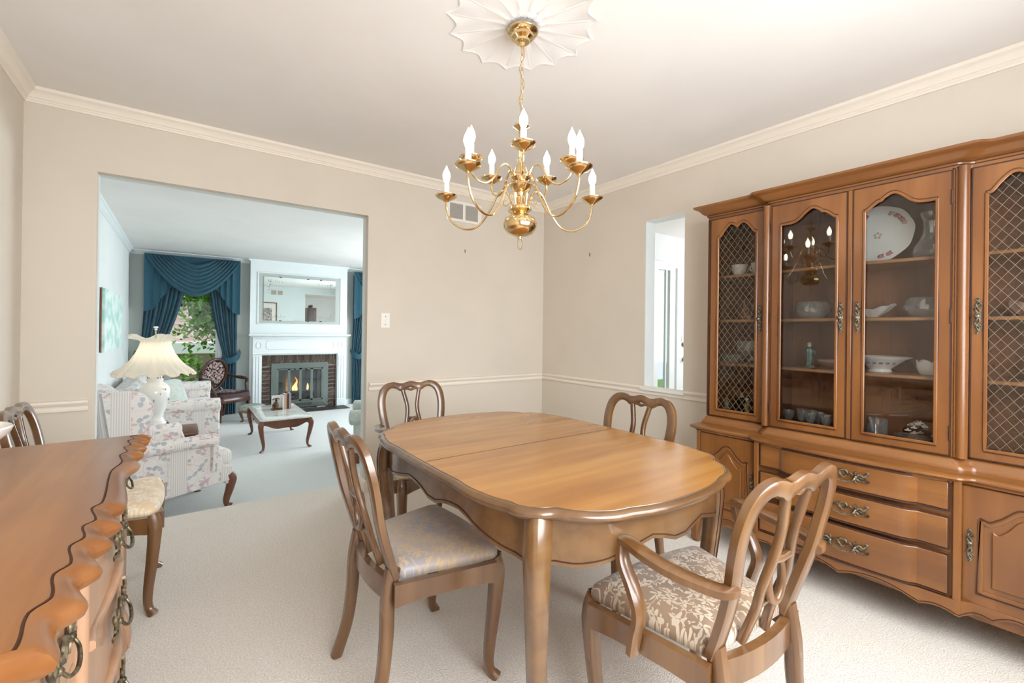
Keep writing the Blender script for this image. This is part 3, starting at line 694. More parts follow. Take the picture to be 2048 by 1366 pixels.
    if arms:
        for sx in (-1, 1):
            P = catmull([(sx * .190, back_y(.63) + .004, .628), (sx * .232, back_y(.63) + .018, .632), (sx * .262, -.10, .638), (sx * .268, -.02, .646), (sx * .266, .045, .655), (sx * .262, .074, .648)], 5)
            MB().sweep(P, lambda u: .036 + .008 * sin(pi * u), .026, (0, 0, 1), 'rr').build('armrest', 'chair_wood', t_, ang=50)
            P = catmull([(sx * .264, .066, .652), (sx * .272, .055, .60), (sx * .276, .015, .545), (sx * .275, -.005, .49), (sx * .272, .010, .43), (sx * .270, .022, .372)], 5)
            MB().sweep(P, .026, lambda u: .034 + .006 * sin(pi * u), (1, 0, 0), 'rr').build('arm_support', 'chair_wood', t_, ang=50)
    return t_
D = radians
make_chair('dining chair tucked at the table side nearest the buffet with blue-grey window sheen tinted into its seat', 'cherry dining chairs', False, 'brocade_sheen_tint', (.70, 1.54, 0), D(-90))
make_chair('dining armchair at the near end of the table in front of the china cabinet', 'cherry dining armchairs', True, 'brocade_tan', (1.236, .722, 0), D(-4))
make_chair('dining armchair at the far table end against the back wall', 'cherry dining armchairs', True, 'brocade_gold', (1.19, 2.445, 0), D(180))
make_chair('dining chair on the far side of the table below the pass-through', 'cherry dining chairs', False, 'brocade_tan', (1.70, 1.50, 0), D(90))
make_chair('dining chair in the left corner beyond the buffet with pale gold seat', 'cherry dining chairs', False, 'brocade_gold', (-.285, 2.66, 0), D(-90))

# ------------------------------------------------------------------ ornate brass hardware
def bail_pull(name, parent, loc, s=1.0, ring=True, mat='antique_silver'):
    """plate of leaf scrolls with a keyhole cartouche and a hanging bail; local X along the drawer, -Y out"""
    o = bpy.data.objects.get('_p_' + name)
    m1 = MB(); 
    def T(pts, w=.006, n=5): m1.sweep(catmull([Vector(p) * s for p in pts], n), w * s, w * s, (0, 1, 0), 'ell', 6)
    T([(.0, -.003, .022), (.012, -.004, .018), (.014, -.004, .004), (.006, -.004, -.008), (0, -.004, -.012), (-.006, -.004, -.008), (-.014, -.004, .004), (-.012, -.004, .018), (0, -.003, .022)], .008)
    for k in (-1, 1):
        T([(k * .013, -.003, .006), (k * .024, -.004, .012), (k * .034, -.004, .004), (k * .046, -.005, -.002)], .008)
        T([(k * .046, -.004, -.002), (k * .060, -.004, .012), (k * .074, -.004, .006), (k * .084, -.004, .014), (k * .090, -.003, .024), (k * .083, -.003, .027)], .008)
        T([(k * .046, -.004, -.004), (k * .058, -.004, -.014), (k * .072, -.004, -.012), (k * .088, -.003, -.016), (k * .094, -.003, -.008)], .008)
        T([(k * .048, -.004, .0), (k * .044, -.004, .016), (k * .050, -.003, .024)], .006); T([(k * .05, -.004, -.004), (k * .044, -.004, -.018), (k * .05, -.003, -.026)], .006)
        T([(k * .055, -.003, .002), (k * .07, -.003, -.003), (k * .086, -.003, .0)], .006)
        m1.ball(Vector((k * .046, -.006, 0)) * s, .007 * s, 8, 5)
    pl = m1.build('pull', mat, parent); pl.location = loc
    b_ = MB().sweep(catmull([Vector(p) * s for p in [(.046, -.008, 0), (.040, -.016, -.014), (.02, -.02, -.022), (0, -.021, -.025), (-.02, -.02, -.022), (-.040, -.016, -.014), (-.046, -.008, 0)]], 4), lambda u: (.005 + .002 * sin(pi * u)) * s, None, (0, 1, 0), 'ell', 8)
    b_.build('bail', mat, parent).location = loc
    return pl
def drop_handle(parent, loc, h=.085, mat='antique_brass', knob=True):
    m1 = MB()
    def T(pts, w=.005): m1.sweep(catmull(pts, 4), w, w, (0, 1, 0), 'ell', 6)
    for k in (-1, 1):
        T([(0, -.003, 0), (.006, -.004, k * h * .3), (-.005, -.004, k * h * .6), (.004, -.003, k * h * .85), (-.002, -.003, k * h)], .006)
        T([(.0, -.003, k * h * .15), (-.008, -.003, k * h * .4), (.006, -.003, k * h * .7), (-.006, -.003, k * h * .92)], .005)
        T([(.004, -.003, k * h * .5), (.010, -.003, k * h * .58), (.008, -.003, k * h * .7)], .004)
        T([(-.004, -.003, k * h * .3), (-.010, -.003, k * h * .36), (-.008, -.003, k * h * .5)], .004)
    m1.ball((0, -.004, 0), .010, 8, 5, (1, .5, 1.4))
    if knob: m1.ball((0, -.016, 0), .009, 10, 6); m1.sweep([V(0, -.003, 0), V(0, -.014, 0)], .006, .006, (0, 0, 1), 'ell', 6)
    o = m1.build('door_pull', mat, parent); o.location = loc; return o

# ------------------------------------------------------------------ buffet on the left wall (local: X along wall = world +Y, -Y front = world +X)
bf = thing('buffet', 'cherry buffet with scalloped top and brass drop pulls along the left wall', 'buffet', (-.645, 1.51, 0), D(90))
BW, BD, BZ = .70, .475, .81      # half width, depth to the body front
# top: front edge with deep scallops, in local (x, y) with y negative to the front
fx = [-.71, -.58, -.458, -.338, -.24, -.117, .278, .424, .525, .636, .71]
fd = [.500, .512, .516, .518, .524, .522, .526, .528, .530, .532, .534]
def wave(u):
    """lobe profile from the near cusp (0) to the far cusp (1): eases in, then swells out to a point"""
    if u < .75: q_ = u / .75; return 1 - q_ * q_ * (3 - 2 * q_)
    q_ = (u - .75) / .25; return q_ * q_ * (3 - 2 * q_)
def buffet_outline(amp, d):
    P = []
    for i in range(len(fx) - 1):
        n = 20 if fx[i + 1] - fx[i] > .2 else 12
        for k in range(n):
            u = k / n; P.append(Vector(((fx[i] + (fx[i + 1] - fx[i]) * u) * (1 - d), d - (fd[i] + (fd[i + 1] - fd[i]) * u) - amp * wave(u), 0)))
    P.append(Vector((fx[-1] * (1 - d), d - fd[-1] - amp, 0)))
    k = 1 - d
    return [Vector((-.70 * k, 0, 0)), Vector((-.70 * k, -.2, 0)), Vector((-.705 * k, -.42, 0))] + P + [Vector((.705 * k, -.42, 0)), Vector((.70 * k, -.2, 0)), Vector((.70 * k, 0, 0))]
rm = MB(); L = [(.036, BZ, .014), (.034, BZ - .003, .014), (.031, BZ - .0005, .0145), (.018, BZ - .003, .018), (.006, BZ - .011, .022), (0, BZ - .022, .024), (.003, BZ - .032, .023), (.014, BZ - .040, .021), (.022, BZ - .044, .019)]
rm.rings([zs(buffet_outline(a_, d), z) for d, z, a_ in L], cap=False); rm.build('top_rim', 'buffet_wood', bf, ang=35)
MB().rings([zs(buffet_outline(.014, .0355), BZ - .03), zs(buffet_outline(.014, .0355), BZ)]).build('buffet_top', 'buffet_wood', bf, smooth=False)
MB().sweep([p + V(0, 0, BZ - .0015) for p in buffet_outline(.014, .034)[3:-3]], .003, .003, (0, 0, 1), 'sq').build('rim_line', 'groove', bf)
# carcass
MB().box((-BW + .02, -.455, .10), (BW - .02, -.02, BZ - .04)).build('carcass', 'buffet_face_lit', bf)
def bow(x): return -.478 - .012 * cos(x / .70 * pi * .5)
def front_panel(x0, x1, z0, z1, out=.012, mat='buffet_face_lit', name='drawer', shape=0.0):
    R = []; n = 12
    for i in range(n + 1):
        u = i / n; x = x0 + (x1 - x0) * u; y = bow(x) - shape * sin(pi * u); 
        R.append([V(x, -.455, z0), V(x, y - out, z0), V(x, y - out, z1), V(x, -.455, z1)])
    return MB().rings(R).build(name, mat, bf, bevel=.004)
# three bays: far door bay, centre drawers, near door bay (mirror)
for sx in (-1, 1):
    lo, hi = (.345, .665) if sx > 0 else (-.665, -.345)
    d1 = front_panel(lo, hi, .605, .752, .008); bail_pull('b', d1, ((lo + hi) / 2, bow((lo + hi) / 2) - .012, .690), 1.05, mat='antique_brass')
    dd = front_panel(lo, hi, .165, .585, .006, name='door')
    # raised shaped panel with a pointed crest
    xs = [lo + .045 + (hi - lo - .09) * k / 16 for k in range(17)]; c = (lo + hi) / 2; w = (hi - lo - .09) / 2
    top = [V(x, bow(x) - .008, .50 + .045 * math.exp(-((x - c) / (w * .35)) ** 2) - .02 * (abs(x - c) / w) ** 2) for x in xs]; bt = [V(x, bow(x) - .008, .215 + .015 * (abs(x - c) / w) ** 2) for x in xs]
    MB().slab(top, bt, (0, -.008, 0)).build('door_panel', 'buffet_face_lit', dd, bevel=.006)
    MB().sweep(top + bt[::-1], .006, .006, (0, 1, 0), 'sq', closed=True).build('panel_groove', 'groove', dd)
    hx = lo + .022 if sx > 0 else hi - .022
    drop_handle(dd, (hx, bow(hx) - .012, .375), .105, knob=False)
    MB().sweep([V(hx + .016 * cos(2 * pi * k / 14), bow(hx) - .026, .37 + .018 * sin(2 * pi * k / 14)) for k in range(14)], .005, .005, (0, 1, 0), 'ell', 6, closed=True).build('ring_pull', 'antique_brass', dd)
    drop_handle(dd, (hi - .012 if sx > 0 else lo + .012, bow(hi) - .008, .46), .03, knob=False)
for (z0, z1) in ((.600, .752), (.395, .575), (.165, .370)):
    d1 = front_panel(-.315, .315, z0, z1, .014, shape=.012)
    bail_pull('b', d1, (0, bow(0) - .034, (z0 + z1) / 2 + .012), 1.25, mat='antique_brass')
# wavy rails between the drawers, corner stiles, scalloped skirt
for z in (.587, .382):
    xs = [-.33 + .66 * k / 32 for k in range(33)]
    MB().sweep([V(x, bow(x) - .020 - .01 * cos(x * 14), z + .010 * cos(x * 19)) for x in xs], .026, .020, (0, 0, 1), 'rr').build('drawer_rail', 'buffet_face_lit', bf)
for x in (-.33, .33):
    MB().sweep([V(x, bow(x) - .006, .10), V(x, bow(x) - .006, .77)], .034, .034, (0, 1, 0), 'ell', 12).build('stile', 'buffet_face_lit', bf)
for x in (-.682, .682):
    MB().sweep([V(x, -.462, .10), V(x, -.462, .77)], .036, .034, (0, 1, 0), 'rr').build('stile', 'buffet_face_lit', bf)
xs = [-.69 + 1.38 * k / 60 for k in range(61)]
MB().slab([V(x, bow(x) - .006, .155) for x in xs], [V(x, bow(x) - .006, .105 - .022 * abs(cos(x * 7)) + .05 * (1 - abs(x) / .69) * 0) for x in xs], (0, .02, 0)).build('skirt', 'buffet_face_lit', bf)
for x in (-.68, .68):
    for y in (-.455, -.03):
        ft = MB().sweep(catmull([(x, y, .17), (x * 1.01, y - .02 if y < -.2 else y, .10), (x * 1.02, y - .028 if y < -.2 else y, .045), (x * 1.02, y - .012 if y < -.2 else y, .0)], 5), lambda u: .062 - .02 * u, None, (0, 1, 0), 'rr').build('foot', 'buffet_face_lit', bf)
        if y < -.2: MB().sweep([V(x * 1.02 + .024 * (1 - k / 40) * cos(k * .35), y - .045, .030 + .022 * (1 - k / 40) * sin(k * .35)) for k in range(36)], .008, .008, (0, 1, 0), 'ell', 6).build('foot_scroll', 'buffet_face_lit', ft)
# white footed dish on the buffet, only its rim in view
dsh = MB().lathe([(0, 0), (.05, 0), (.052, .006), (.03, .015), (.018, .03), (.018, .055), (.04, .066), (.085, .085), (.112, .112), (.118, .128), (.114, .132), (.105, .118), (.08, .094), (.03, .078), (0, .076)], 32).build('footed_dish', 'porcelain', None, ang=60)
tag(dsh, 'white porcelain footed dish standing on the buffet at the left edge', 'dish'); dsh.location = (-.485, 1.80, .811)
# ------------------------------------------------------------------ china cabinet (local: X right along the wall, -Y front, Z up)
cb = thing('china_cabinet', 'large cherry breakfront china cabinet with glass and wire-grille doors on the right wall', 'cabinet', (2.825, .7525, 0), D(-90))
VS, VC = -.295, -.330      # hutch door planes: sides, centre
BS, BC = -.370, -.405      # base planes
def breakfront(hw, vs, vc, d, cw=.372, bulge=0.0, sc=0.0, n=8):
    """CCW outline (seen from above) of a breakfront slab grown by d"""
    L = [(-hw - d, 0.0), (-hw - d, vs - d)]
    m = []
    m += [(-hw - d + (hw + d - cw - .03 - d) * k / 5, vs - d - sc * sin(pi * k / 5)) for k in range(1, 6)]
    for k in range(1, n + 1):
        u = k / n; s_ = u * u * (3 - 2 * u); m.append((-cw - .03 - d + .05 * u, (vs - d) + (vc - vs) * s_))
    for k in range(1, 10):
        u = k / 10; m.append(((-cw + .02 - d) * (1 - 2 * u), vc - d - bulge * sin(pi * u)))
    full = L + m + [(-x, y) for x, y in reversed(m[:-9])] + [(hw + d, vs - d), (hw + d, 0.0)]
    return [Vector((x, y, 0)) for x, y in full]
def levels(L, hw, vs, vc, **k): return [zs(breakfront(hw, vs, vc, d, **k), z) for d, z in L]
# --- base
MB().box((-.728, BS + .012, .135), (.728, 0, .66)).build('base_carcass', 'cab_wood', cb)
MB().box((-.385, BC + .012, .15), (.385, BS + .02, .66)).build('base_centre', 'cab_wood', cb)
for x in (-.722, .722, -.376, .376):
    v = BS if abs(x) > .5 else BC
    MB().sweep([V(x, v + .012, .16), V(x, v + .012, .665)], .026, .03, (0, 1, 0), 'rr').build('base_stile', 'cab_wood', cb)
bt = MB(); bt.rings(levels([(-.02, .648), (.0, .648), (.004, .655), (.012, .66), (.022, .664), (.027, .670), (.026, .677), (.018, .682), (.004, .685), (-.02, .686)], .735, BS, BC, bulge=.03, sc=.008))
bt.build('base_top', 'cab_wood_h', cb, ang=50)
def base_door(u0, u1, hinge):
    d_ = MB().box((u0, BS - .004, .192), (u1, BS + .014, .642)).build('base_door', 'cab_wood', cb, bevel=.004)
    g0, g1 = u0 + .052, u1 - .052; n = 24; w_ = g1 - g0
    def arch(t):
        a = abs(2 * t - 1); return .058 * math.exp(-(a / .42) ** 2.4) + .006 * math.exp(-((a - .55) / .12) ** 2) * 0 - .012 * math.exp(-((a - .8) / .14) ** 2)
    top = [V(g0 + w_ * k / n, BS - .004, .520 + arch(k / n)) for k in range(n + 1)]; bot = [V(g0 + w_ * k / n, BS - .004, .250) for k in range(n + 1)]
    MB().sweep(top + bot[::-1], .016, .010, (0, 1, 0), 'rr', closed=True).build('panel_moulding', 'cab_wood', d_)
    MB().sweep([p + V(0, -.001, 0) for p in [V(p.x, p.y, p.z + .011) for p in top] + [V(g1 + .01, BS - .004, .24), V(g0 - .01, BS - .004, .24)]], .004, .008, (0, 1, 0), 'sq', closed=True).build('panel_groove', 'groove', d_)
    ti = [V(g0 + .03 + (w_ - .06) * k / n, BS - .004, .492 + arch(k / n)) for k in range(n + 1)]; bi = [V(p.x, p.y, .278) for p in ti]
    MB().slab(ti, bi, (0, -.007, 0)).build('raised_panel', 'cab_wood', d_, bevel=.005)
    hx = u1 - .024 if hinge < 0 else u0 + .024
    drop_handle(d_, (hx, BS - .006, .418), .062, 'antique_silver', knob=False)
    return d_
base_door(-.7085, -.3855, -1); base_door(.3855, .7085, 1)
def drawer(z0, z1):
    def vv(u):
        a = abs(u); 
        if a > .262: return BC - .004
        s_ = 1 - a / .262; return BC - .004 - .020 * min(1, s_ * 9) - .016 * sin(pi / 2 * s_)
    us = [-.353, -.30, -.262, -.252, -.24] + [-.22 + .44 * k / 14 for k in range(15)] + [.24, .252, .262, .30, .353]
    R = [[V(u, BC + .02, z0), V(u, vv(u), z0), V(u, vv(u), z1), V(u, BC + .02, z1)] for u in us]
    d_ = MB().rings(R).build('drawer', 'cab_wood_h', cb, bevel=.004, ang=25)
    e = [V(u, vv(u) + .004, z1 + .004) for u in us] + [V(u, vv(u) + .004, z0 - .004) for u in reversed(us)]
    MB().sweep(e, .007, .006, (0, 1, 0), 'sq', closed=True).build('drawer_groove', 'groove', d_)
    bail_pull('c', d_, (0.02, vv(0.0) - .002, (z0 + z1) / 2 + .006), 1.0)
    return d_
for z0, z1 in ((.540, .648), (.390, .508), (.212, .362)): drawer(z0, z1)
# scalloped apron and scroll feet
cz = [(-.735, .10), (-.60, .150), (-.47, .150), (-.385, .136), (-.27, .138), (0, .150), (.27, .138), (.385, .136), (.47, .150), (.60, .150), (.735, .10)]
lift = [.02, .03, .014, .016, .034, .034, .016, .014, .03, .02]
us, zb, vb = [], [], []
for i in range(len(cz) - 1):
    for k in range(10):
        t_ = k / 10; u = cz[i][0] + (cz[i + 1][0] - cz[i][0]) * t_
        us.append(u); zb.append(cz[i][1] + (cz[i + 1][1] - cz[i][1]) * t_ + lift[i] * (1 - (2 * t_ - 1) ** 2))
us.append(.735); zb.append(.10)
def av(u):
    a = abs(u)
    if a < .262: return BC - .012 - .018 * cos(a / .262 * pi / 2)
    if a < .372: return BC - .006
    if a < .42: return BC - .006 + (BS - BC) * ((a - .372) / .048)
    return BS - .006
MB().slab([V(u, av(u), .20) for u in us], [V(u, av(u), z) for u, z in zip(us, zb)], (0, .022, 0)).build('apron', 'cab_wood_h', cb, ang=25)
MB().sweep([V(u, av(u) - .0005, z + .008) for u, z in zip(us, zb)], .003, .003, (0, 1, 0), 'sq').build('apron_groove', 'groove', cb)
for x in (-.722, .722):
    for y in (BS + .02, -.03):
        ft = MB().sweep(catmull([(x, y, .17), (x * 1.006, y - (.02 if y < -.2 else 0), .11), (x * 1.008, y - (.026 if y < -.2 else 0), .05), (x * 1.008, y - (.01 if y < -.2 else 0), .0)], 5), lambda u: .06 - .022 * u, None, (0, 1, 0), 'rr').build('foot', 'cab_wood', cb)
        if y < -.2: MB().sweep([V(x * 1.01 + .022 * (1 - k / 42) * cos(k * .36 + 2), y - .034, .026 + .022 * (1 - k / 42) * sin(k * .36 + 2)) for k in range(38)], .009, .009, (0, 1, 0), 'ell', 6).build('foot_scroll', 'cab_wood', ft)
# --- hutch
HB, HT = .686, 1.935
hm = MB(); hm.rings(levels([(.016, HB), (.016, .696), (.010, .704), (.004, .712), (.0, .722), (-.012, .735), (-.03, .735)], .722, VS, VC)); hm.build('hutch_plinth', 'cab_wood_h', cb, ang=50)
box((-.71, -.016, .73), (.71, -.004, 1.90)).build('hutch_back', 'cab_inner', cb)
for x in (-.716, .716): box((x - .009, VS + .02, .72), (x + .009, -.004, 1.91)).build('hutch_side', 'cab_inner', cb)
for x in (-.371, .371): box((x - .008, VS + .03, .735), (x + .008, -.017, 1.90)).build('partition', 'cab_inner', cb)
MB().rings(levels([(-.03, 1.900), (-.03, 1.918)], .722, VS, VC)).build('hutch_ceiling', 'cab_inner', cb)
co = MB(); co.rings(levels([(-.03, 1.888), (-.004, 1.888), (-.004, 1.905), (.002, 1.907), (.003, 1.912), (.001, 1.916), (.012, 1.920), (.024, 1.930), (.034, 1.944), (.044, 1.951), (.056, 1.956), (.060, 1.960), (.060, 1.970), (.02, 1.972)], .722, VS, VC))
co.build('cornice', 'cab_wood_h', cb, ang=40)
for z, d in ((1.9055, -.0035), (1.9175, .002)):
    o_ = breakfront(.722, VS, VC, d + .0015)[1:-1]
    MB().sweep([p + V(0, 0, z) for p in o_], .003, .003, (0, 0, 1), 'sq').build('cornice_groove', 'groove', cb)
# face frame: stiles, pilasters
for sx in (-1, 1):
    MB().box((sx * .7105 - .0105, VS + .004, .733), (sx * .7105 + .0105, VS + .03, 1.895)).build('hutch_stile', 'cab_wood', cb, bevel=.003)
    for k in (0, 1): MB().sweep([V(sx * (.706 + .008 * k), VS + .003, .735), V(sx * (.706 + .008 * k), VS + .003, 1.89)], .003, .004, (0, 1, 0), 'sq').build('stile_groove', 'groove', cb)
    MB().sweep([V(sx * .372, VC + .016, .733), V(sx * .372, VC + .016, 1.898)], .040, .044, (0, 1, 0), 'ell', 16).build('pilaster', 'cab_wood', cb)
    for k in (0, 1): MB().sweep([V(sx * (.3475 + .0075 * k), VC + .004, .735), V(sx * (.3475 + .0075 * k), VC + .004, 1.89)], .005, .010, (0, 1, 0), 'rr').build('reed', 'cab_wood', cb)
    MB().box((sx * .3475 - .006, VC + .004, .733), (sx * .3475 + .006, VC + .03, 1.895)).build('hutch_stile', 'cab_wood', cb)
MB().box((-.010, VC - .002, .735), (.010, VC + .02, 1.89)).build('centre_stile', 'cab_wood', cb, bevel=.004)
def hutch_door(u0, u1, g0, g1, v, arch, kind, hinge):
    z0, z1, gz0, gz1 = .738, 1.887, .776, 1.780
    th = .020
    top = [V(g0 + (g1 - g0) * t_, v, gz1 + h) for t_, h in arch]
    fr = MB().box((u0, v, z0), (g0, v + th, z1)).box((g1, v, z0), (u1, v + th, z1)).box((g0, v, z0), (g1, v + th, gz0))
    fr.slab([V(p.x, v, z1) for p in top], top, (0, th, 0))
    d_ = fr.build('hutch_door', 'cab_wood', cb)
    loop = top + [V(g1, v, gz0), V(g0, v, gz0)]
    cx, czz = (g0 + g1) / 2, (gz0 + gz1) / 2
    # dense loop so corners stay crisp
    dl = []
    for i in range(len(loop)):
        a, b = loop[i], loop[(i + 1) % len(loop)]; n = max(1, int((b - a).length / .03))
        dl += [a.lerp(b, k / n) for k in range(n)]
    MB().sweep(dl, .012, .010, (0, 1, 0), 'rr', closed=True).build('glazing_bead', 'cab_wood', d_)
    MB().sweep([p + V(0, .001, 0) for p in [a + (Vector((a.x - cx, 0, a.z - czz)).normalized() * .008) for a in dl]], .0035, .006, (0, 1, 0), 'sq', closed=True).build('bead_groove', 'groove', d_)
    e = [V(u0, v + .004, z0), V(u1, v + .004, z0), V(u1, v + .004, z1), V(u0, v + .004, z1)]
    for a, b in zip(e, e[1:] + e[:1]): MB().sweep([a, b], .005, .010, (0, 1, 0), 'sq').build('door_gap', 'groove', d_)
    box((g0 - .01, v + .011, gz0 - .01), (g1 + .01, v + .014, gz1 + .072)).build('door_pane', 'pane' if kind == 'glass' else 'pane_soft', d_)
    if kind != 'glass':
        gm = MB(); sp = .047; x0, x1, y0, y1 = g0 - .008, g1 + .008, gz0 - .008, gz1 + .07; w_, h_ = x1 - x0, y1 - y0; sl = 1.35
        k = -int(w_ * sl / sp) - 2
        while k * sp < h_ + sp:
            for sg in (1, -1):
                pts = []
                # line z = k*sp + sl*t (t from one side)
                ta, tb_ = 0.0, w_
                za, zb_ = k * sp, k * sp + sl * w_
                if za < 0: ta = -za / sl; za = 0
                if zb_ > h_: tb_ = (h_ - k * sp) / sl; zb_ = h_
                if tb_ > ta:
                    xa, xb = (x0 + ta, x0 + tb_) if sg > 0 else (x1 - ta, x1 - tb_)
                    gm.sweep([V(xa, v + .008 + .001 * sg, y0 + za), V(xb, v + .008 + .001 * sg, y0 + zb_)], .0013, .0013, (0, 1, 0), 'sq')
            k += 1
        tag(gm.build('wire_grille', 'wire', d_, smooth=False), kind='stuff')
    hx = (u1 - .020) if hinge < 0 else (u0 + .020)
    drop_handle(d_, (hx, v - .002, 1.300), .070, 'antique_silver')
    qx = u0 if hinge < 0 else u1
    for z in (.83, 1.30, 1.78): MB().sweep([V(qx, v - .002, z - .026), V(qx, v - .002, z + .026)], .007, .007, (0, 1, 0), 'ell', 8).ball((qx, v - .002, z + .028), .004, 6, 4).ball((qx, v - .002, z - .028), .004, 6, 4).build('hinge', 'groove', d_)
    return d_
def smooth_arch(pts, cusp=()):
    """interpolate (t,h) with catmull between cusps"""
    out = []; seg = [0] + list(cusp) + [len(pts) - 1]
    for a, b in zip(seg, seg[1:]):
        c = catmull([(t_, h, 0) for t_, h in pts[a:b + 1]], 5); out += [(p.x, p.y) for p in c[:-1]]
    out.append(pts[-1]); return out
A_side = smooth_arch([(0, 0), (.06, .004), (.16, .034), (.27, .060), (.36, .066), (.44, .058), (.5, .044), (.56, .058), (.64, .066), (.73, .060), (.84, .034), (.94, .004), (1, 0)], (6,))
A_mid = smooth_arch([(0, 0), (.05, .003), (.13, .022), (.20, .034), (.24, .035), (.29, .048), (.38, .061), (.46, .060), (.56, .042), (.66, .018), (.76, .005), (.88, .002), (1, .002)], (4,))
A_midm = [(1 - t_, h) for t_, h in reversed(A_mid)]
hutch_door(-.6995, -.3945, -.6545, -.4355, VS - .002, A_side, 'wire', -1)
hutch_door(.3945, .6995, .4355, .6545, VS - .002, A_side, 'wire', 1)
hutch_door(-.3425, -.0115, -.2995, -.0505, VC - .002, A_midm, 'glass', -1)
hutch_door(.0130, .3425, .0545, .2985, VC - .002, A_mid, 'glass', 1)
# shelves (bowed front in the centre)
SH = (1.560, 1.300, 1.045)
for z in SH:
    xs = [-.362 + .724 * k / 16 for k in range(17)]
    MB().slab([V(x, -.24 - .035 * cos(x / .362 * pi / 2), z) for x in xs], [V(x, -.018, z) for x in xs], (0, 0, -.016)).build('shelf', 'shelf_wood', cb, bevel=.004)
    for sx in (-1, 1): box((min(sx * .38, sx * .706), -.235, z - .016), (max(sx * .38, sx * .706), -.018, z)).build('shelf', 'shelf_wood', cb, bevel=.004)
# board joints of the back panel
for x in (-.25, -.06, .06, .25): MB().sweep([V(x, -.0165, .74), V(x, -.0165, 1.89)], .03, .004, (0, 1, 0), 'rr').build('back_batten', 'cab_inner', cb)

# ------------------------------------------------------------------ contents of the china cabinet (each a thing of its own)
def cp(u, v, z): return (2.825 + v, .7525 - u, z)        # cabinet local -> world
FL = .7355
def facet(k, a): return lambda r, z, th: (r * (1 + a * 1.3 * (abs(((th * k / (2 * pi) + z * 26) % 1) - .5) * 2 - .5) + a * 1.3 * (abs(((th * k / (2 * pi) - z * 26) % 1) - .5) * 2 - .5)), z)
def shell(prof, t_=.0035):
    """open vessel: outer profile then inner wall back down"""
    inn = [(max(r - t_, 0.0), z + (t_ if r < prof[-1][0] * .5 else 0)) for r, z in reversed(prof) if r > t_ * 1.5]
    return prof + inn + [(0, inn[-1][1])]
def vessel(name, prof, mat, label, cat, loc, n=28, wave=None, group=None, rz=0.0):
    if mat == 'crystal': n = n * 2
    o = MB().lathe(prof, n, (0, 0, 0), wave).build(name, mat, None, ang=12 if mat == 'crystal' else 50); tag(o, label, cat, group); return at(o, loc, rz)
# shelf 1 right: rose plate leaning back, crystal decanter
pt = thing('china_plate', 'white china plate painted with pink roses leaning on the top shelf', 'plate', cp(.045, -.10, SH[0] + .001))
def scal(k, a): return lambda r, z, th: (r * (1 + a * (r / .14) ** 4 * cos(k * th)), z)
TP = Matrix.Translation((0, 0, .139)) @ Matrix.Rotation(radians(-80), 4, 'Y')
MB().lathe([(0, 0), (.075, 0), (.085, .004), (.095, .010), (.125, .016), (.140, .022), (.141, .025), (.125, .020), (.096, .014), (.082, .008), (0, .006)], 72, (0, 0, 0), scal(9, .012)).tf(TP).build('plate_body', 'porcelain', pt)
rn = random.Random(5)
for i, a in enumerate([-1.15, -.95, -.72, -.5, .45, .68, .92, 1.2, 2.3, 2.6, 3.3, 3.6]):
    rs = MB(); r_ = .112
    for j in range(5): rs.ball((r_ * cos(a) + .006 * cos(j * 1.257), r_ * sin(a) + .006 * sin(j * 1.257), .019), .006, 7, 4, (1, 1, .3))
    rs.ball((r_ * cos(a), r_ * sin(a), .021), .005, 7, 4, (1, 1, .3))
    o = MB(); o.v, o.f = rs.v, rs.f
    ro = rs.tf(TP).build('painted_rose', 'porcelain_rose' if i % 3 else 'porcelain_pink', pt)
    lf = MB()
    for j in range(2): lf.ball((r_ * cos(a + .1) * (1.04 - .1 * j), r_ * sin(a + .1) * (1.04 - .1 * j), .0185), .006, 6, 4, (1, .6, .25))
    lf.tf(TP).build('painted_leaf', 'porcelain_green', pt)
cs_ = MB()
for j in range(5): cs_.ball((.012 * cos(j * 1.257), .012 * sin(j * 1.257), .008), .006, 7, 4, (1, 1, .3))
cs_.tf(TP).build('painted_rose', 'porcelain_pink', pt)
dec = [(0, 0), (.05, 0), (.064, .010), (.070, .030), (.062, .055), (.046, .082), (.034, .110), (.030, .140), (.032, .165), (.040, .190), (.043, .205)]
vessel('glass_decanter', shell(dec), 'crystal', 'cut-glass decanter beside the rose plate on the top shelf', 'decanter', cp(.252, -.15, SH[0] + .001), 24, facet(12, .04))
# shelf 2
bw = [(0, 0), (.045, 0), (.062, .012), (.078, .035), (.078, .055), (.066, .078), (.058, .088)]
vessel('crystal_bowl', shell(bw), 'crystal', 'round cut-crystal bowl on the middle shelf behind the right glass door', 'bowl', cp(.235, -.15, SH[1] + .001), 28, facet(14, .06), 'cut-crystal bowls')
vessel('crystal_bowl', shell(bw), 'crystal', 'round cut-crystal bowl on the middle shelf behind the left glass door', 'bowl', cp(-.215, -.15, SH[1] + .001), 28, facet(14, .06), 'cut-crystal bowls')
ld = thing('leaf_dish', 'white leaf-shaped china dish on the middle shelf', 'dish', cp(.035, -.15, SH[1] + .004))
MB().lathe([(0, 0), (.025, 0), (.030, .006), (.055, .026), (.074, .048), (.070, .049), (.05, .03), (0, .012)], 40, (0, 0, 0), lambda r, z, th: (r * (1 + .25 * cos(th) ** 2 * (r / .07)), z * (1 + .25 * (r / .07) * cos(2 * th)) + .003 * sin(9 * th) * (r / .07))).tf(Matrix.Rotation(pi / 2, 4, 'Z')).build('dish_body', 'porcelain', ld)
MB().sweep(catmull([(0, .05, .05), (0, .075, .062), (0, .07, .078), (0, .055, .075)], 4), .008, None, (1, 0, 0), 'ell', 6).build('dish_handle', 'porcelain_blue', ld)
